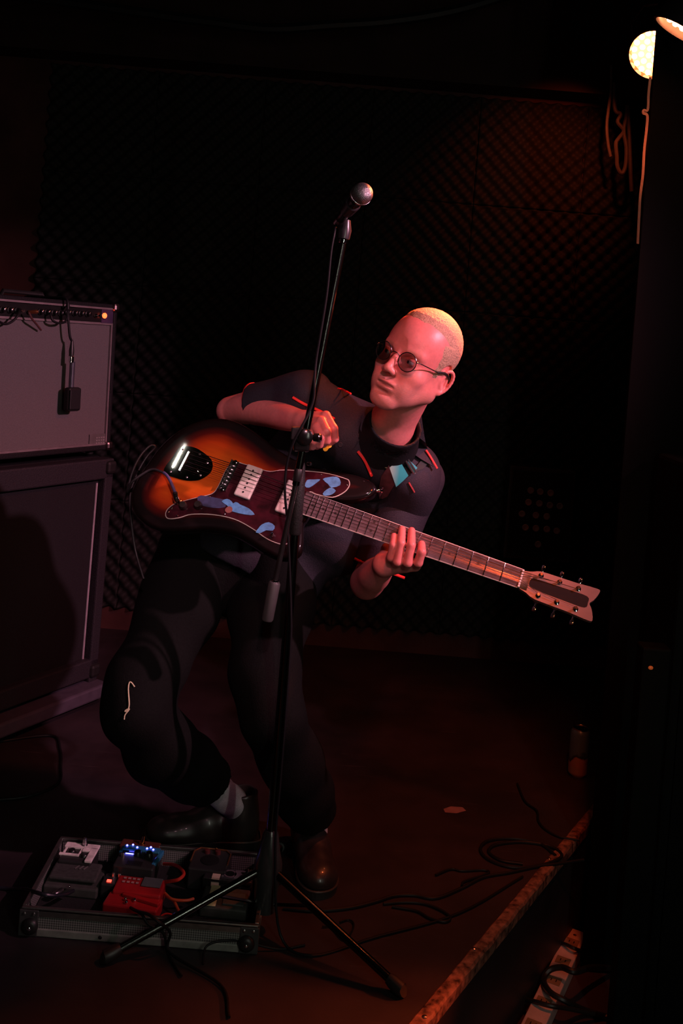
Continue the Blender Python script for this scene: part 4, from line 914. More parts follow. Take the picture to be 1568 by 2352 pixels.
def hit(px, py, bvh=None, d0=2.6):
    d = (CF + CR * ((px - 784) / FPX) + CU * ((757 - py) / FPX)).normalized(); h_ = (bvh or shirt_bvh).ray_cast(CAMP, d)
    if h_[0] is None: return at(px, py, d0), -d
    n_ = h_[1]; n_ = n_ if n_.dot(d) < 0 else -n_; return h_[0], n_
def ribbon(name, pxs, r, m, off=.0015, parent=PERSON, bvh=None, sub=4, flat=.6):
    pp = cat_rom([Vector((x, y, 0)) for x, y in pxs], sub); V = []
    for p in pp: h_, n_ = hit(p.x, p.y, bvh); V.append(h_ + n_ * off - PO)
    for _ in range(2): V = [V[0]] + [(V[i - 1] + V[i] * 2 + V[i + 1]) / 4 for i in range(1, len(V) - 1)] + [V[-1]]
    return MB().tube(V, r, 8, flat=flat).build(name, m, parent)
def patch(name, poly, th, m, off=.003, parent=PERSON, bvh=None, org=None, cuts=3, flatmix=.0):
    bm = bmesh.new(); vs = [bm.verts.new((x, y, 0)) for x, y in poly]; bm.faces.new(vs); bmesh.ops.triangulate(bm, faces=bm.faces)
    bmesh.ops.subdivide_edges(bm, edges=bm.edges, cuts=cuts, use_grid_fill=True); bm.verts.index_update()
    top = []; ns = []
    for v in bm.verts: h_, n_ = hit(v.co.x, v.co.y, bvh); top.append(h_); ns.append(n_)
    nn = sum(ns, Vector()).normalized(); ctr = sum(top, Vector()) / len(top)
    if flatmix:
        for i, v in enumerate(bm.verts):
            d = (CF + CR * ((v.co.x - 784) / FPX) + CU * ((757 - v.co.y) / FPX)); k = (ctr - CAMP).dot(nn) / d.dot(nn); pf = CAMP + d * k; top[i] = top[i].lerp(pf, flatmix)
    o0 = PO if org is None else org
    V = [t_ + nn * (off + th) - o0 for t_ in top] + [t_ + nn * off - o0 for t_ in top]; n = len(top); F = [[v.index for v in f_.verts] for f_ in bm.faces]; F2 = [[i + n for i in q][::-1] for q in F]; S_ = []
    for e in bm.edges:
        if len(e.link_faces) == 1: a, b = e.verts[0].index, e.verts[1].index; S_.append([a, b, b + n, a + n])
    bm.free(); o = MB().add(V, F + F2 + S_, True).build(name, m, parent); return o
# T-shirt showing at the neck
te = fld([A(840, 930, 2.6), A(970, 1020, 2.5), A(858, 1075, 2.69)], .11, .0038); cN = A(907, 978, 2.53); dN = (np.array(MH4 @ Vector((0, -.03, -.04))) - cN); dN /= np.linalg.norm(dN); dN = dN * .8 + np.array([0, -.36, 0]); dN /= np.linalg.norm(dN)
te.caps(A(858, 1075, 2.69), A(880, 1015, 2.63), .092, .086, k=.03); te.caps(A(880, 1015, 2.63), cN, .086, .070, k=.03); te.half(cN + dN * .004, dN); te.caps(cN - dN * .03, cN + dN * .05, .0615, .0640, k=.004, mode='sub')
P, Q = te.mesh(); P = relax(P, Q, 1); pl_link('t_shirt', P, Q, M_tee)
# collar flaps with red edges, placket, chest piping, snaps
cf1 = patch('collar', [(846, 936), (832, 952), (826, 985), (845, 1030), (868, 1022), (896, 1004), (878, 985), (858, 960)], .004, M_shirt, .008)
cf2 = patch('collar', [(962, 938), (968, 985), (974, 1020), (992, 1074), (962, 1056), (934, 1036), (908, 1006), (940, 992), (956, 970)], .004, M_shirt, .010)
ribbon('piping', [(970, 1042), (980, 1056), (993, 1078)], .0034, M_redpipe, .016)
ribbon('piping', [(775, 893), (790, 897), (805, 906)], .0030, M_redpipe)
ribbon('piping', [(673, 912), (700, 928), (735, 944), (768, 963)], .0042, M_redpipe, .002)
ribbon('piping', [(822, 1036), (836, 1054), (846, 1074), (854, 1092)], .0044, M_redpipe, .002)
ribbon('piping', [(938, 1108), (944, 1118), (951, 1130)], .0028, mat('dimmed_red_piping', (.30, .03, .03), .7), .002)  # same red piping, its dimness put into the colour
ribbon('placket_edge', [(832, 1000), (800, 1050), (768, 1110), (740, 1160)], .0022, M_shirt, .001)
for px, py in ((782, 1021), (828, 1000), (744, 1078)):
    h_, n_ = hit(px, py); MB().lathe(h_ - PO + n_ * .0005, n_, [(0, .0068), (.0016, .0068), (.0022, .0052), (.0014, .0045)], 18).build('snap_button', mat('snap_button', (.10, .09, .11), .25, .5), PERSON)
# small printed word by the strap
fc = bpy.data.curves.new('chest_lettering', 'FONT'); fc.body = 'SATURDA'; fc.size = .0115; fc.align_x = 'LEFT'; fc.extrude = .0002
fo = bpy.data.objects.new('chest_lettering', fc); dg = bpy.context.evaluated_depsgraph_get(); COL.objects.link(fo); me = bpy.data.meshes.new_from_object(fo.evaluated_get(bpy.context.evaluated_depsgraph_get())); bpy.data.objects.remove(fo)
a_, n_ = hit(864, 1040); b_, _ = hit(884, 1074); xd = (b_ - a_).normalized(); yd = n_.cross(xd).normalized(); Mx = Matrix((xd, yd, n_)).transposed().to_4x4(); Mx.translation = a_ + n_ * .006 - PO
me.transform(Mx); me.materials.append(mat('print_gold', (.45, .38, .20), .6)); fo = bpy.data.objects.new('lettering', me); COL.objects.link(fo); fo.parent = PERSON; fo['label'] = 'small pale printed letters'

# --- trousers
def leg(pts, rs, cut, cutn, seed, inner):
    F_ = fld(pts, max(rs) + .03, .005); F_.chain(pts, rs, k=.05); F_.wrinkle(.0045, seed, (16, 30, 46)); F_.half(cut, cutn)
    d = np.array(cutn) / np.linalg.norm(cutn); F_.caps(np.array(cut) - d * .03, np.array(cut) + d * .08, inner, k=.004, mode='sub'); P, Q = F_.mesh(); return relax(P, Q, 1), Q
hp = fld([A(480, 1240, 2.8), A(660, 1330, 2.8)], .15, .006); hp.caps(A(455, 1270, 2.80), A(650, 1318, 2.80), .106, k=.05); hp.caps(A(560, 1240, 2.80), A(640, 1260, 2.80), .10, k=.05); hp.caps(A(500, 1330, 2.79), A(620, 1370, 2.79), .095, k=.05); hp.wrinkle(.004, 9, (14, 28, 44))
hP, hQ = hp.mesh(); hP = relax(hP, hQ, 1)
cR = A(484, 1796, 2.73); cL = A(712, 1868, 2.74)
lr = leg([A(452, 1275, 2.79), A(400, 1400, 2.70), A(330, 1560, 2.57), A(312, 1632, 2.53), A(365, 1712, 2.60), A(440, 1765, 2.68), A(495, 1802, 2.745), A(530, 1830, 2.79)], [.108, .100, .088, .082, .078, .070, .062, .060], cR, A(530, 1838, 2.79) - cR, 11, .050)
ll = leg([A(640, 1300, 2.79), A(625, 1400, 2.72), A(608, 1540, 2.60), A(628, 1650, 2.54), A(665, 1740, 2.62), A(695, 1820, 2.70), A(714, 1872, 2.75), A(722, 1920, 2.79)], [.112, .104, .086, .078, .076, .068, .058, .056], cL, A(722, 1930, 2.79) - cL, 12, .048)
P, Q, C = join([(hP, hQ, C0), (lr[0], lr[1], C0), (ll[0], ll[1], C0)]); pl_link('trousers', P, Q, M_pants); leg_bvh = bvh_of(P, Q)
ribbon('loose_thread', [(309, 1578), (303, 1569), (298, 1567), (295, 1580), (296, 1600), (297, 1622), (292, 1633), (287, 1634), (291, 1630), (298, 1628), (292, 1636), (287, 1643), (286, 1652)], .0016, mat('pale_thread', (.75, .68, .42), .7), .003, bvh=leg_bvh, flat=1)['label'] = 'pale loose thread at the knee'
# --- socks and shoes
M_sock = mat('grey_sock', (.62, .56, .62), .85, var=.25, scale=400, bump=.6)
for p0, p1, p2_ in ((A(470, 1785, 2.72), A(528, 1838, 2.79), np.array((-.179, 2.82, .075))), (A(708, 1840, 2.73), A(718, 1900, 2.78), np.array((.021, 2.815, .075)))):
    F_ = fld([p0, p1, p2_], .06, .003); F_.limb([p0, p1, p2_], [.042, .041, .036]); F_.wrinkle(.0012, 4, (90, 140)); P, Q = F_.mesh(); pl_link('sock', P, Q, M_sock)
M_shoe = mat('shoe_leather', (.030, .022, .020), .38, var=.35, scale=30, coat=.25, bump=.2); M_sole = mat('shoe_sole', (.02, .018, .018), .5)
def shoe(heel, toe, sc, ank):
    h_ = Vector((heel[0], heel[1], 0)); d = Vector((toe[0], toe[1], 0)) - h_; L_ = d.length; q = Matrix.Rotation(math.atan2(d.y, d.x), 4, 'Z'); q.translation = h_ ; M_ = q @ Matrix.Scale(L_ / .30, 4)
    F_ = Field((-.02, -.08, .008), (.33, .08, .17), .003)
    F_.chain([(.055, 0, .13), (.052, 0, .085), (.048, 0, .045)], [.042, .040, .041], k=.02); F_.chain([(.05, 0, .050), (.14, 0, .050), (.20, .003, .036)], [.042, .040, .040], k=.03)
    F_.ell((.232, .003, .034), (.064, .051, .036), k=.02); F_.ell((.15, 0, .03), (.13, .043, .03), k=.02)
    F_.half((0, 0, .016), (0, 0, -1)); F_.half((0, 0, .138), (0, 0, 1)); F_.caps((.056, 0, .125), (.056, 0, .17), .036, k=.004, mode='sub'); F_.wrinkle(.0009, 8, (60, 110))
    P, Q = F_.mesh(); P = relax(P, Q, 1); Mn = np.array(M_); P = P @ Mn[:3, :3].T + Mn[:3, 3]; o = pl_link('shoe', P, Q, M_shoe)
    so = [(-.004, 0), (.0, .028), (.03, .041), (.09, .040), (.14, .040), (.20, .052), (.25, .051), (.285, .032), (.298, .0), (.288, -.028), (.25, -.047), (.20, -.048), (.14, -.038), (.09, -.038), (.03, -.040), (.0, -.027)]
    SO = [(p.x, p.y) for p in cat_rom([(x, y, 0) for x, y in so], 3, closed=True)]
    MB().prism(SO, .0, .017).xf(PI @ M_).build('sole', M_sole, o)
    MB().tube([(x * 1.0, y * 1.01, .020) for x, y in SO], .0028, 6, closed=True).xf(PI @ M_).build('welt', mat('welt', (.06, .045, .04), .5), o)
    for k in range(5):
        x0 = .10 + .020 * k; zz = .088 - .0045 * k
        MB().tube(cat_rom([(x0, -.024, zz - .010), (x0 + .003, -.012, zz), (x0 + .005, 0, zz + .002), (x0 + .009, .012, zz), (x0 + .012, .024, zz - .010)], 4), .0022, 6).xf(PI @ M_).build('lace', M_rubber, o)
    return o
shoe((-.118, 2.828), (-.435, 2.777), 1, AR_); shoe((.012, 2.872), (.062, 2.562), 1, AL_)

# --- strap: leather end, teal and cream webbing, slider
t = thing('guitar_strap', 'teal and cream guitar strap with metal slider and leather end across the chest', 'strap', A(905, 1090, 2.6)); o0 = t.location.copy()
M_teal = bpy.data.materials.new('teal_cream_webbing'); M_teal.use_nodes = True; nt = M_teal.node_tree; N = nt.nodes; b = N['Principled BSDF']; b.inputs['Roughness'].default_value = .7
tc = N.new('ShaderNodeTexCoord'); mp = N.new('ShaderNodeMapping'); gr = N.new('ShaderNodeTexGradient'); cr = N.new('ShaderNodeValToRGB'); nz = N.new('ShaderNodeTexNoise'); nz.inputs['Scale'].default_value = 300
mp.inputs['Rotation'].default_value = (0, math.radians(-38), 0); mp.inputs['Scale'].default_value = (22, 1, 1); mp.inputs['Location'].default_value = (.62, 0, 0)
nt.links.new(tc.outputs['Object'], mp.inputs[0]); nt.links.new(mp.outputs[0], gr.inputs[0]); nt.links.new(gr.outputs[0], cr.inputs[0]); nt.links.new(cr.outputs[0], b.inputs[0])
cr.color_ramp.elements[0].color = (.46, .60, .46, 1); cr.color_ramp.elements[0].position = .25; cr.color_ramp.elements[1].color = (.03, .42, .44, 1); cr.color_ramp.elements[1].position = .8
bp = N.new('ShaderNodeBump'); bp.inputs['Strength'].default_value = .4; bp.inputs['Distance'].default_value = .001; nt.links.new(nz.outputs[0], bp.inputs['Height']); nt.links.new(bp.outputs[0], b.inputs['Normal'])
M_leath = mat('strap_leather', (.09, .03, .035), .5, var=.3, scale=60)
patch('leather_end', [(893, 1066), (876, 1090), (870, 1120), (877, 1142), (890, 1136), (907, 1108)], .003, M_leath, .004, t, org=o0, flatmix=.6)
patch('webbing', [(913, 1052), (891, 1071), (898, 1092), (906, 1115), (922, 1101), (934, 1089)], .003, M_teal, .008, t, org=o0, flatmix=.6)
patch('webbing', [(919, 1045), (951, 1074), (942, 1088), (930, 1072)], .003, mat('teal_webbing', (.03, .38, .42), .7), .010, t, org=o0, flatmix=.6)
patch('webbing', [(951, 1074), (942, 1088), (968, 1078), (985, 1060), (975, 1046)], .003, mat('dark_webbing', (.02, .03, .03), .8), .004, t, org=o0, flatmix=.2)
h1, n1 = hit(916, 1045); h2, n2 = hit(943, 1088); h3, _ = hit(921, 1042); h4, _ = hit(949, 1085)
MB().tube([h1 + n1 * .016 - o0, h2 + n2 * .016 - o0, h4 + n2 * .016 - o0, h3 + n1 * .016 - o0], .0026, 8, closed=True).build('slider', mat('slider_metal', (.32, .33, .34), .3, .9), t)
# strap end down to the guitar's horn
e0, n0 = hit(879, 1136); e1 = GP(.374, .107, -.018)
MB().tube(cat_rom([e0 + n0 * .006 - o0, (e0 + e1) / 2 - o0 + Vector((0, 0, .004)), e1 - o0], 5), [.010] * 10 + [.006], 8, flat=.25).build('strap_tail', M_leath, t)

# --- pick between thumb and finger
pk = A(749, 1026, 2.512); pkv = Vector(pk)
def pick():
    V = []; n = 18
    for h_ in (-.0006, .0006):
        for k in range(n):
            a = 2 * math.pi * k / n; r_ = .0115 + .0035 * math.cos(3 * a); V.append(pkv + CR * (r_ * math.cos(a + .3)) + CU * (r_ * math.sin(a + .3)) * .8 + CF * h_ + CF * .002 * math.sin(a) - pkv)
    return V, [list(range(n))[::-1], list(range(n, 2 * n))] + [[i, (i + 1) % n, n + (i + 1) % n, n + i] for i in range(n)]
V, F = pick(); o = tag(link('guitar_pick', V, F, mat('yellow_pick', (.85, .50, .03), .35)), 'yellow guitar pick held in the strumming hand', 'pick'); o.location = pkv
# ------------------------------------------------------------------ pedalboard case
BX0, BX1, BY0, BY1, BH = -.636, -.082, 2.325, 2.648, .067
t = thing('pedalboard_case', 'aluminium-edged flight case tray holding the effect pedals on stage floor', 'pedalboard', ((BX0 + BX1) / 2, (BY0 + BY1) / 2, 0)); BO = t.location.copy()
cx, cy = BO.x, BO.y; w2, d2 = (BX1 - BX0) / 2, (BY1 - BY0) / 2
M_rail = mat('rail_aluminium', (.85, .85, .78), .5, .2, var=.12, scale=60)
M_alud = mat('dull_aluminium', (.32, .32, .29), .55, .4, var=.2, scale=40)
MB().box((0, 0, .010), (2 * w2 - .02, 2 * d2 - .02, .012)).build('tray_floor', mat('board_carpet', (.010, .010, .010), .95, var=.5, scale=400, bump=1), t)
def pyr_mat():
    m = bpy.data.materials.new('textured_panel'); m.use_nodes = True; nt = m.node_tree; N = nt.nodes; b = N['Principled BSDF']; b.inputs['Roughness'].default_value = .4; b.inputs['Metallic'].default_value = .3
    tc = N.new('ShaderNodeTexCoord'); mp = N.new('ShaderNodeMapping'); mp.inputs['Rotation'].default_value = (0, math.radians(45), 0); ch = N.new('ShaderNodeTexChecker'); ch.inputs['Scale'].default_value = 260
    ch.inputs['Color1'].default_value = (.10, .10, .095, 1); ch.inputs['Color2'].default_value = (.34, .34, .32, 1)
    nt.links.new(tc.outputs['Object'], mp.inputs[0]); nt.links.new(mp.outputs[0], ch.inputs['Vector']); nt.links.new(ch.outputs['Color'], b.inputs[0]); return m
M_pyr = pyr_mat()
for s, nm in ((-1, 'front_panel'), (1, 'back_panel')):
    p = MB().box((0, s * (d2 - .004), BH / 2), (2 * w2 - .02, .006, BH - .02)).build(nm, M_pyr, t)
for s in (-1, 1): MB().box((s * (w2 - .004), 0, BH / 2), (.006, 2 * d2 - .02, BH - .02)).build('side_panel', M_pyr, t)
for s in (-1, 1):
    MB().box((0, s * (d2 - .004), BH - .004), (2 * w2, .010, .008), bev=.0015).box((0, s * (d2 - .0005), BH - .012), (2 * w2, .003, .016)).build('rail', M_alu, t)
    MB().box((0, s * (d2 - .002), .010), (2 * w2, .007, .018), bev=.002).build('rail', M_alud, t)
    MB().box((s * (w2 - .004), 0, BH - .004), (.010, 2 * d2 - .02, .008), bev=.0015).build('rail', M_alu, t)
    MB().box((s * (w2 - .002), 0, .010), (.007, 2 * d2 - .02, .018), bev=.002).build('rail', M_alud, t)
M_cplate = mat('corner_plate', (.10, .10, .10), .4, .6)
for sx in (-1, 1):
    for sy in (-1, 1):
        c = MB().box((sx * (w2 - .019), sy * (d2 + .0015), BH / 2 - .002), (.044, .004, BH - .006), bev=.0015).box((sx * (w2 + .0015), sy * (d2 - .019), BH / 2 - .002), (.004, .044, BH - .006), bev=.0015).build('corner_plate', M_cplate, t)
        for dx in (-.012, .010): MB().lathe((sx * (w2 - .020) + dx, sy * (d2 + .003), BH - .013), (0, sy, 0), [(0, .0042), (.0015, .0038), (.0025, .002)], 12).build('rivet', M_steel, c)
        MB().lathe((sx * (w2 - .024), sy * (d2 + .003), .026), (0, sy, 0), [(0, .019), (.004, .0195), (.010, .0165), (.013, .010)], 20).build('bumper_foot', M_rubber, c)
        MB().lathe((sx * (w2 - .024), sy * (d2 + .0155), .026), (0, sy, 0), [(0, .0055), (.001, .005), (.0025, .002)], 12).build('foot_screw', M_chrome, c)
MB().lathe((onz(234, 2152).x - cx, -d2 - .004, .012), (0, -1, 0), [(0, .0045), (.002, .003)], 12).build('rivet', M_black, t)

def pedal(name, label, px, py, z, size, m, rz=0., tilt=0., M_=None):
    p = onz(px, py, z); q = Matrix.Rotation(rz, 4, 'Z'); q.translation = Vector((p.x, p.y, .0165))
    th_ = thing(name, label, 'effect pedal', M=q, group=None); sx_, sy_, sz_ = size
    b = MB(); hx, hy = sx_ / 2, sy_ / 2; zf, zb = sz_ - tilt, sz_
    V = [(-hx, -hy, 0), (hx, -hy, 0), (hx, hy, 0), (-hx, hy, 0), (-hx, -hy, zf), (hx, -hy, zf), (hx, hy, zb), (-hx, hy, zb)]
    bm = bmesh.new(); vs = [bm.verts.new(v) for v in V]
    for f_ in ((3, 2, 1, 0), (4, 5, 6, 7), (0, 1, 5, 4), (1, 2, 6, 5), (2, 3, 7, 6), (3, 0, 4, 7)): bm.faces.new([vs[i] for i in f_])
    bmesh.ops.bevel(bm, geom=bm.edges[:], offset=.004, segments=2, affect='EDGES', profile=.5); bm.verts.index_update()
    b.add([v.co.copy() for v in bm.verts], [[v.index for v in f_.verts] for f_ in bm.faces]); bm.free(); b.build('housing', m, th_)
    top = lambda y: zf + (zb - zf) * (y + hy) / sy_
    return th_, top
def footswitch(p_, x, y, z, m=None):
    o = MB().lathe((x, y, z), (0, 0, 1), [(0, .0085), (.002, .0085), (.0025, .0055), (.010, .0055), (.0105, .0048), (.018, .0048), (.020, .004)], 16).build('footswitch', m or M_chrome, p_); return o
def knob(p_, x, y, z, r=.006, m=None): return MB().lathe((x, y, z), (0, 0, 1), [(0, r), (.008, r * .85), (.010, r * .7)], 14).build('knob', m or M_knob, p_)
def led(p_, x, y, z, m, r=.003): return MB().sphere((x, y, z), (r, r, r * .8), 10, 6).build('led', m, p_)
def jackp(p_, x, y, z, d): return MB().lathe((x, y, z), d, [(0, .006), (.006, .006), (.008, .0075), (.026, .007), (.030, .004)], 12).build('jack_plug', M_steel, p_)
M_blue = mat('led_blue', (.1, .1, .8), .3, emit=(.13, .13, 1), estr=7)
M_redl = mat('led_red', (.8, .05, .05), .3, emit=(1, .05, .03), estr=4)
M_redp = mat('red_enamel', (.36, .012, .016), .38, coat=.3, var=.1)
M_dark = mat('dark_enamel', (.025, .025, .025), .45)
M_grey = mat('grey_casting', (.055, .055, .05), .6, var=.25, scale=50, bump=.3)
M_white = mat('chipped_white_paint', (.85, .76, .72), .6, var=.3, scale=45)
# 1 white chipped frame pedal
p1, tp1 = pedal('effect_pedal', 'white chipped pedal with cut-out openings at back left of the case', 180, 1972, .06, (.085, .075, .056), M_dark, rz=-.05)
fr_ = MB()
for c, d in (((0, .030, .059), (.088, .022, .006)), ((.035, -.008, .059), (.018, .062, .006)), ((-.022, -.010, .057), (.052, .008, .005)), ((-.038, .008, .057), (.005, .034, .005)), ((.002, .008, .057), (.004, .034, .005)), ((.016, .014, .059), (.020, .012, .005))): fr_.box(c, d, bev=.0012)
fr_.build('white_face', M_white, p1); footswitch(p1, .004, .034, .060, M_steel); knob(p1, -.020, .006, .052, .012); knob(p1, .016, -.008, .052, .012)
# 2 large grey treadle pedal in front of it
p2, tp2 = pedal('treadle_pedal', 'large dark grey treadle pedal at the left of the case', 173, 2010, .05, (.135, .080, .032), M_grey, rz=-.04, tilt=.008)
MB().box((0, .004, .040), (.118, .066, .010), Matrix.Rotation(.12, 3, 'X'), bev=.004).build('treadle', mat('treadle_rubber', (.045, .045, .042), .75, var=.3, scale=120, bump=.6), p2)
for k in range(3): MB().box((.0 + .011 * k, .014, .0470), (.003, .020, .001), Matrix.Rotation(-.4, 3, 'Z')).build('stripe', mat('stripe_grey', (.16, .15, .14), .6), p2)
jackp(p2, -.018, -.046, .020, (-.5, -1, 0)); MB().sphere((.0, -.046, .030), .003, 10, 6).build('screw', M_chrome, p2)
# 3 blue-lit pedal in the middle
p3, tp3 = pedal('effect_pedal', 'black pedal with blue top edge and row of glowing blue lights', 316, 1975, .07, (.104, .092, .060), M_dark, rz=-.07)
MB().box((0, .036, .0625), (.096, .022, .005), bev=.0015).box((.050, .010, .056), (.010, .070, .012), Matrix.Rotation(-.1, 3, 'Z'), bev=.002).box((-.050, .030, .056), (.008, .030, .012), bev=.002).build('blue_trim', mat('blue_enamel', (.03, .20, .36), .35, coat=.3), p3)
for x, y in ((-.040, .040), (-.026, .046), (-.012, .036), (.014, .036), (.022, .044), (.031, .034)): led(p3, x, y, .066, M_blue, .0028)
MB().box((-.024, .010, .0615), (.022, .0025, .0018)).build('led_bar', M_blue, p3); MB().box((-.022, .022, .0612), (.014, .0018, .0012)).build('led_bar', mat('led_blue_dim', (.1, .1, .8), .3, emit=(.1, .1, 1), estr=1.2), p3)
knob(p3, -.038, -.004, .060, .0055, M_steel); knob(p3, -.004, .012, .060, .011); knob(p3, .026, .012, .060, .011)
MB().box((.0, -.030, .0605), (.040, .022, .002), bev=.0008).build('footswitch_pad', M_rubber, p3)
# 4 brown pedal behind it, gold switch
p4, _ = pedal('effect_pedal', 'reddish-brown pedal with gold switch behind the blue-lit pedal', 322, 1945, .06, (.105, .036, .052), mat('brown_enamel', (.11, .03, .02), .4), rz=-.07)
MB().lathe((.004, .0, .052), (.15, 0, 1), [(0, .008), (.003, .008), (.004, .005), (.012, .005), (.016, .0042), (.022, .0042)], 14).build('toggle_switch', mat('gold_metal', (.75, .42, .12), .2, 1.), p4)
# 5 small black pedal with a red light
p5, _ = pedal('effect_pedal', 'small black pedal with red light left of the red pedal', 262, 2028, .045, (.056, .050, .038), M_dark, rz=-.05)
MB().box((-.010, -.012, .0395), (.011, .007, .003)).build('led', M_redl, p5); knob(p5, -.006, .012, .038, .005, M_steel); knob(p5, .010, .012, .038, .005, M_steel)
# 6 red pedals, one slanted
p6, tp6 = pedal('effect_pedal', 'red pedal with pale panel markings and grey screen in the middle of case', 320, 2042, .05, (.120, .062, .046), M_redp, rz=-.07, tilt=.006)
MB().box((.028, .012, .0465), (.048, .034, .002), Matrix.Rotation(.09, 3, 'X'), bev=.0006).build('screen', mat('screen_grey', (.10, .11, .11), .3), p6)
mk = mat('pale_marks', (.45, .25, .22), .6)
for r_ in range(2):
    for c_ in range(4): MB().box((-.042 + c_ * .0115, .018 - r_ * .014, .0468 - r_ * .0012), (.007, .006, .0008), Matrix.Rotation(.09, 3, 'X')).build('printed_mark', mk, p6)
p7, tp7 = pedal('effect_pedal', 'low bright red pedal at the front edge of the case', 305, 2077, .04, (.135, .056, .032), M_redp, rz=-.12)
MB().box((.018, .004, .036), (.10, .012, .008), Matrix.Rotation(-.22, 3, 'Z'), bev=.002).build('ridge', M_redp, p7)
for x, y in ((-.018, -.004), (.004, -.002), (-.012, -.016)): MB().sphere((x, y, .036), .0045, 12, 8).build('ball_screw', M_chrome, p7)
# 8 copper-edged pedal at the back right
p8, _ = pedal('effect_pedal', 'black pedal with thin copper-coloured edge at the back right of case', 483, 1975, .07, (.098, .100, .055), M_dark, rz=-.05)
ce = [(-.048, -.02), (-.048, .030), (-.034, .048), (.034, .048), (.048, .030), (.048, -.02)]
MB().tube([(x, y, .0565) for x, y in ce], .0022, 8).build('copper_edge', mat('copper', (.62, .26, .12), .3, .9), p8)
for x in (-.014, .014): MB().lathe((x, .030, .055), (0, 0, 1), [(0, .008), (.008, .007), (.009, .005)], 14).build('knob', mat('maroon_knob', (.10, .02, .02), .35), p8)
MB().lathe((.008, .040, .055), (0, 0, 1), [(0, .003), (.007, .003), (.010, .002)], 10).build('toggle', MATS['gold_metal'], p8)
MB().lathe((0, -.006, .055), (0, 0, 1), [(0, .024), (.002, .024), (.004, .018)], 28).build('dial', M_black, p8)
# 9 printed pedal with a cream strip
p9, _ = pedal('effect_pedal', 'dark pedal with cream tape strip and printed silver panel, upper right', 525, 2015, .055, (.125, .052, .046), M_dark, rz=-.05)
M_ctape = mat('cream_tape', (.80, .62, .46), .7, var=.12)
MB().box((-.030, 0, .0468), (.020, .050, .0012)).box((-.0305, -.0265, .034), (.020, .0012, .024)).build('tape_strip', M_ctape, p9)
MB().box((.022, .0, .0466), (.078, .044, .001)).build('panel', mat('panel_grey', (.07, .07, .075), .4), p9)
MB().box((.028, .0, .0475), (.026, .038, .001)).build('silver_label', mat('label_silver', (.22, .19, .20), .45), p9)
MB().lathe((.003, .0, .0472), (0, 0, 1), [(0, .0165), (.0008, .0165)], 24).build('ring_mark', mat('label_pink', (.25, .17, .20), .5), p9); MB().lathe((.003, .0, .0478), (0, 0, 1), [(0, .012), (.0008, .012)], 24).build('ring_centre', M_black, p9)
for y_ in (-.013, 0, .013): MB().box((-.014, y_, .0474), (.006, .004, .0008)).build('printed_mark', MATS['label_silver'], p9)
footswitch(p9, .052, .002, .046); MB().box((0, -.0275, .042), (.125, .002, .006)).build('front_edge', M_steel, p9)
# 10 lower grey pedal with a yellowed strip
p10, _ = pedal('effect_pedal', 'low grey pedal with yellowed tape strip at the front right corner', 517, 2070, .04, (.115, .072, .038), M_grey, rz=-.05, tilt=.012)
MB().box((-.030, .0, .0345), (.022, .070, .0012), Matrix.Rotation(.165, 3, 'X')).build('tape_strip', mat('yellowed_tape', (.85, .72, .40), .7, var=.15), p10)
MB().box((.022, -.006, .034), (.052, .040, .005), Matrix.Rotation(.165, 3, 'X'), bev=.0015).build('foot_plate', mat('plate_greygreen', (.08, .085, .08), .5), p10)
# patch cables
M_rc = mat('red_cable', (.55, .03, .015), .45); M_oc = mat('orange_cable', (.62, .10, .03), .45)
Z = lambda pts: [onz(x, y, z) for x, y, z in pts]
cable('patch_cable', Z([(376, 1984, .06), (398, 1986, .075), (415, 1995, .085), (422, 2008, .085), (410, 2020, .08), (392, 2024, .07), (376, 2026, .055)]), .0042, M_rc, 'red patch cable bending in a half loop right of the blue-lit pedal', 'cable')
cable('patch_cable', Z([(379, 2052, .04), (392, 2064, .045), (410, 2068, .045), (430, 2068, .045), (445, 2064, .045)]), .0035, M_oc, 'orange-red patch cable running right from the red pedal', 'cable')
cable('patch_cable', Z([(381, 2058, .035), (398, 2068, .04), (407, 2085, .035), (416, 2103, .03)]), .0033, M_oc, 'orange patch cable bending down to the front rail', 'cable')
cable('patch_cable', Z([(370, 2104, .025), (380, 2099, .03), (392, 2100, .03), (399, 2106, .025)]), .0022, M_rc, 'thin dark red patch cable arch just behind the front rail', 'cable')
# black leads over the front rail and to the left
cable('pedal_lead', Z([(300, 2085, .055), (318, 2094, .085), (340, 2100, .090), (365, 2118, .082)]) + [Vector((onz(395, 2140, .03).x, 2.30, .05)), Vector((onz(405, 2150, .0).x, 2.285, .012)), Vector((-.15, 2.20, .005)), Vector((-.12, 2.1, .005))], .0036, M_cable, 'black lead arching over the front rail of the case toward the stand', 'cable')
cable('pedal_lead', Z([(304, 2088, .05), (325, 2100, .082), (340, 2122, .070)]) + [Vector((onz(380, 2140, .03).x, 2.302, .045)), Vector((onz(398, 2150, .0).x, 2.29, .007)), Vector((-.24, 2.22, .005))], .0032, M_cable, 'second, lower black lead over the front rail of the case', 'cable')
cable('pedal_lead', [onz(466, 2215, .004), onz(470, 2180, .02), onz(490, 2165, .03), onz(530, 2160, .03), onz(570, 2165, .02), onz(640, 2180, .004), onz(700, 2170, .004)], .0028, M_cable, 'thin black lead arching in front of the case beside its right foot', 'cable')
cable('pedal_lead', Z([(168, 2046, .045), (150, 2054, .06), (120, 2057, .075), (90, 2052, .080)]) + [onz(60, 2043, .05), onz(30, 2042, .01), onz(-30, 2035, .004), onz(-140, 2010, .004)], .0045, mat('blueish_cable', (.014, .015, .022), .35), 'thick black lead running left out of the case from the grey treadle pedal', 'cable')

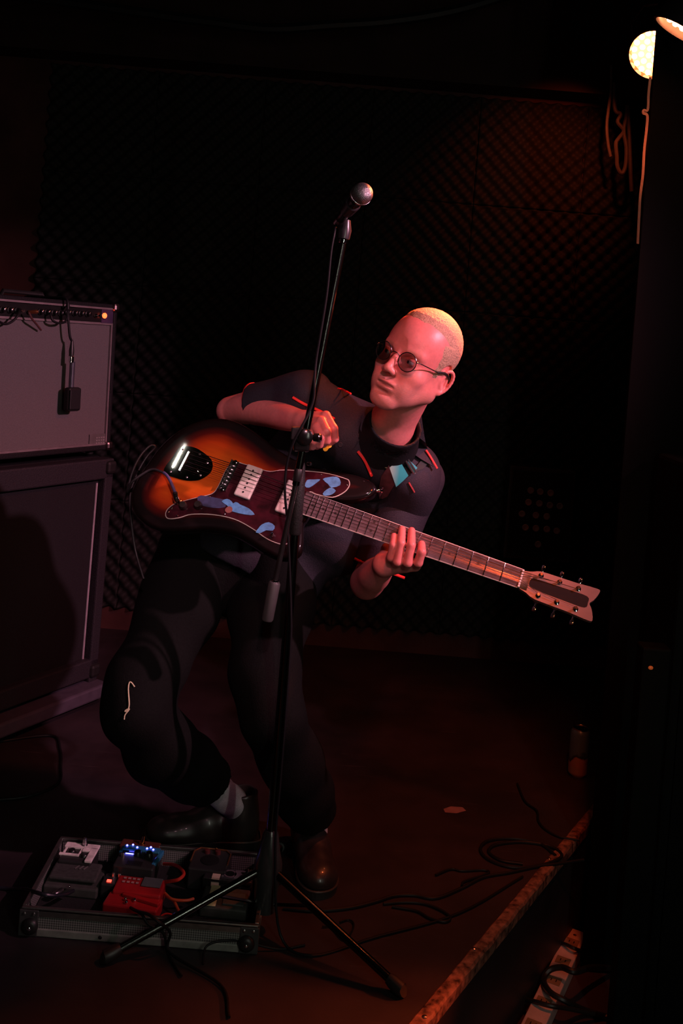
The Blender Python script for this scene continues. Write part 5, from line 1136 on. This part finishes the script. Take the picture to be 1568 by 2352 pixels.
# ------------------------------------------------------------------ things on the boards
FZ = lambda pts, z=.0045: [onz(x, y, z) for x, y in pts]
cable('floor_cable', FZ([(650, 2086), (720, 2092), (800, 2086), (860, 2072), (905, 2058), (950, 2056), (1000, 2063), (1060, 2040), (1110, 2015), (1170, 2004), (1235, 1990), (1275, 1985), (1340, 1975)]), .0042, M_cable, 'black cable running from the stand across the boards to the stage edge', 'cable')
cable('floor_cable', FZ([(880, 2076), (930, 2072), (975, 2076), (1015, 2092), (1034, 2108), (1020, 2117), (985, 2108), (955, 2092), (900, 2082)]), .0036, M_cable, 'black cable making a flat loop near the middle of the boards', 'cable')
cable('floor_cable', FZ([(1275, 1965), (1240, 1938), (1180, 1926), (1125, 1930), (1103, 1948), (1118, 1972), (1165, 1990), (1215, 1992), (1262, 1982), (1290, 1965), (1262, 1944), (1200, 1934), (1140, 1940), (1122, 1956), (1150, 1976), (1200, 1984)]), .0046, M_cable, 'coiled black cable lying by the stage edge', 'cable')
cable('floor_cable', FZ([(1188, 1800), (1205, 1840), (1232, 1862), (1236, 1885), (1252, 1905), (1285, 1922), (1330, 1930)]), .0036, M_cable, 'black cable curving down past the can to the stage edge', 'cable')
cable('floor_cable', FZ([(780, 2118), (800, 2112), (812, 2122), (806, 2142), (790, 2158), (772, 2142), (764, 2128), (740, 2128)]), .0022, M_cable, 'small loop of thin black cord beside the right stand leg', 'cable')
cable('floor_cable', FZ([(1000, 2010), (1035, 1996), (1062, 2000), (1110, 1998), (1120, 2006), (1068, 2024), (1060, 2034)]), .0034, M_cable, 'short black cable with a metal tip near the middle of the boards', 'cable')
cable('floor_cable', FZ([(-80, 1720), (20, 1700), (120, 1690), (138, 1720), (140, 1760), (132, 1800), (60, 1830), (-60, 1840)]), .0045, M_cable, 'black cable lying on the boards in front of the speaker cabinet', 'cable')
p = onz(1045, 1860); MB().add([onz(x, y, z_) for z_ in (.0012, .0018) for x, y in ((1018, 1858), (1035, 1852), (1062, 1854), (1070, 1862), (1048, 1868), (1022, 1866))], [[5, 4, 3, 2, 1, 0], [6, 7, 8, 9, 10, 11]] + [[i, (i + 1) % 6, 6 + (i + 1) % 6, 6 + i] for i in range(6)]).build('tape_piece', mat('dull_pink_tape', (.24, .14, .16), .7), None, 'small piece of pale tape stuck to the stage boards', 'tape')
# tall drinks can
cp_ = onz(1325, 1780); t = thing('drinks_can', 'tall blue and pale drinks can standing at the back of the stage', 'can', (cp_.x, cp_.y, 0))
def can_mat():
    m = bpy.data.materials.new('can_print'); m.use_nodes = True; nt = m.node_tree; N = nt.nodes; b = N['Principled BSDF']; b.inputs['Roughness'].default_value = .3; b.inputs['Metallic'].default_value = .4
    tc = N.new('ShaderNodeTexCoord'); s_ = N.new('ShaderNodeSeparateXYZ'); cr = N.new('ShaderNodeValToRGB'); nz = N.new('ShaderNodeTexNoise'); nz.inputs['Scale'].default_value = 22; ad = N.new('ShaderNodeMath'); ad.operation = 'MULTIPLY_ADD'; ad.inputs[1].default_value = 5.5
    nt.links.new(tc.outputs['Object'], s_.inputs[0]); nt.links.new(tc.outputs['Object'], nz.inputs[0]); nt.links.new(s_.outputs['Z'], ad.inputs[0]); nt.links.new(nz.outputs['Fac'], ad.inputs[2]); nt.links.new(ad.outputs[0], cr.inputs[0])
    e = cr.color_ramp.elements; cr.color_ramp.interpolation = 'EASE'; e[0].position = .45; e[0].color = (.40, .45, .42, 1); e[1].position = 1.15 if False else 1.0; e[1].color = (.12, .30, .42, 1); x = e.new(.75); x.color = (.50, .34, .24, 1); x = e.new(.85); x.color = (.03, .06, .07, 1)
    nt.links.new(cr.outputs[0], b.inputs[0]); return m
MB().lathe((0, 0, 0), (0, 0, 1), [(0, .024), (.004, .027), (.010, .0325), (.015, .033), (.145, .033), (.153, .031), (.160, .027)], 32).build('body', can_mat(), t)
MB().lathe((0, 0, .160), (0, 0, 1), [(0, .027), (.003, .0278), (.005, .0272), (.004, .0255), (-.001, .0245), (-.001, .002)], 32).build('rim', mat('can_rim', (.75, .50, .30), .2, 1.), t)
MB().box((.004, 0, .1605), (.020, .012, .0012), bev=.0004).build('ring_pull', M_chrome, t)
# power strip on the lower floor with plugs and leads
s0 = onz(1322, 2146, -.31); s1 = onz(1226, 2352, -.31); dv = (s1 - s0); dv.z = 0; Ls = dv.length + .16; dv.normalize(); ps = s0 + dv * (Ls / 2 - .02)
q = Matrix.Rotation(math.atan2(dv.y, dv.x), 4, 'Z'); q.translation = Vector((ps.x, ps.y, -.35)); t = thing('power_strip', 'pale metal power strip on the floor below the stage edge', 'power strip', M=q)
MB().box((0, 0, .022), (Ls, .058, .044), bev=.003).build('casing', mat('strip_beige', (.62, .44, .42), .5, var=.15), t)
for k in range(5):
    x = -Ls / 2 + .075 + k * .105
    o = MB().box((x, 0, .0448), (.036, .040, .002), bev=.0008).build('socket', mat('socket_brown', (.28, .17, .10), .5), t)
    for dy in (-.007, .007): MB().box((x, dy, .0462), (.010, .0025, .001)).build('slot', M_black, o)
MB().lathe((-Ls / 2 + .035, 0, .044), (0, 0, 1), [(0, .005), (.002, .005), (.003, .002)], 12).build('screw', mat('brass', (.6, .45, .2), .3, 1.), t)
G_ = lambda pts: [onz(x, y, z) for x, y, z in pts]
cable('power_lead', G_([(1420, 2225, -.345), (1360, 2222, -.29), (1320, 2232, -.265), (1290, 2222, -.27), (1262, 2228, -.285), (1248, 2250, -.30), (1262, 2278, -.285), (1300, 2300, -.29), (1345, 2322, -.335), (1420, 2345, -.345)]), .0085, M_rubber, 'thick black lead looping over the middle of the power strip', 'cable')
cable('power_lead', G_([(1180, 2290, -.345), (1225, 2300, -.30), (1262, 2310, -.29), (1300, 2316, -.30), (1400, 2335, -.345)]), .0062, M_rubber, 'thinner black lead crossing the lower part of the power strip', 'cable')
cable('power_lead', G_([(1240, 2150, -.345), (1290, 2166, -.30), (1318, 2178, -.29), (1340, 2186, -.31), (1400, 2200, -.345)]), .0055, M_rubber, 'black lead crossing the far end of the power strip', 'cable')
# loudspeaker standing by the partition, orange indicator
M_dim = mat('dim_black', (.003, .003, .003), .7, spec=.12); a = at(1532, 1048, 2.80); t = thing('loudspeaker', 'black loudspeaker at right edge of picture with tiny orange light', 'loudspeaker', (a.x + .19, 2.76, -.35)); hz_ = a.z + .35
MB().box((0, 0, hz_ / 2), (.38, .26, hz_), bev=.012).build('cabinet', M_dim, t)
MB().box((0, -.134, hz_ / 2 + .02), (.33, .008, hz_ - .12), bev=.003).build('grille', mat('speaker_grille_black', (.004, .004, .004), .8, var=.5, scale=500, spec=.1), t)
for sx in (-1, 1): MB().box((sx * .18, -.122, hz_ - .012), (.035, .035, .035), bev=.009).build('corner', mat('corner_black', (.06, .05, .05), .4, .5), t)
pp_ = at(1495, 1535, 2.56); l_ = thing('indicator_box', 'tiny orange light on small black box against the loudspeaker', 'power unit', (pp_.x + .015, 2.595, -.35))
MB().box((0, 0, (pp_.z + .40) / 2), (.075, .06, pp_.z + .40), bev=.006).build('box', M_dim, l_); MB().sphere((-.015, -.031, pp_.z + .35), (.0065, .004, .005), 12, 8).build('light', mat('indicator_orange', (.5, .1, .02), .3, emit=(.55, .10, .02), estr=.3), l_)
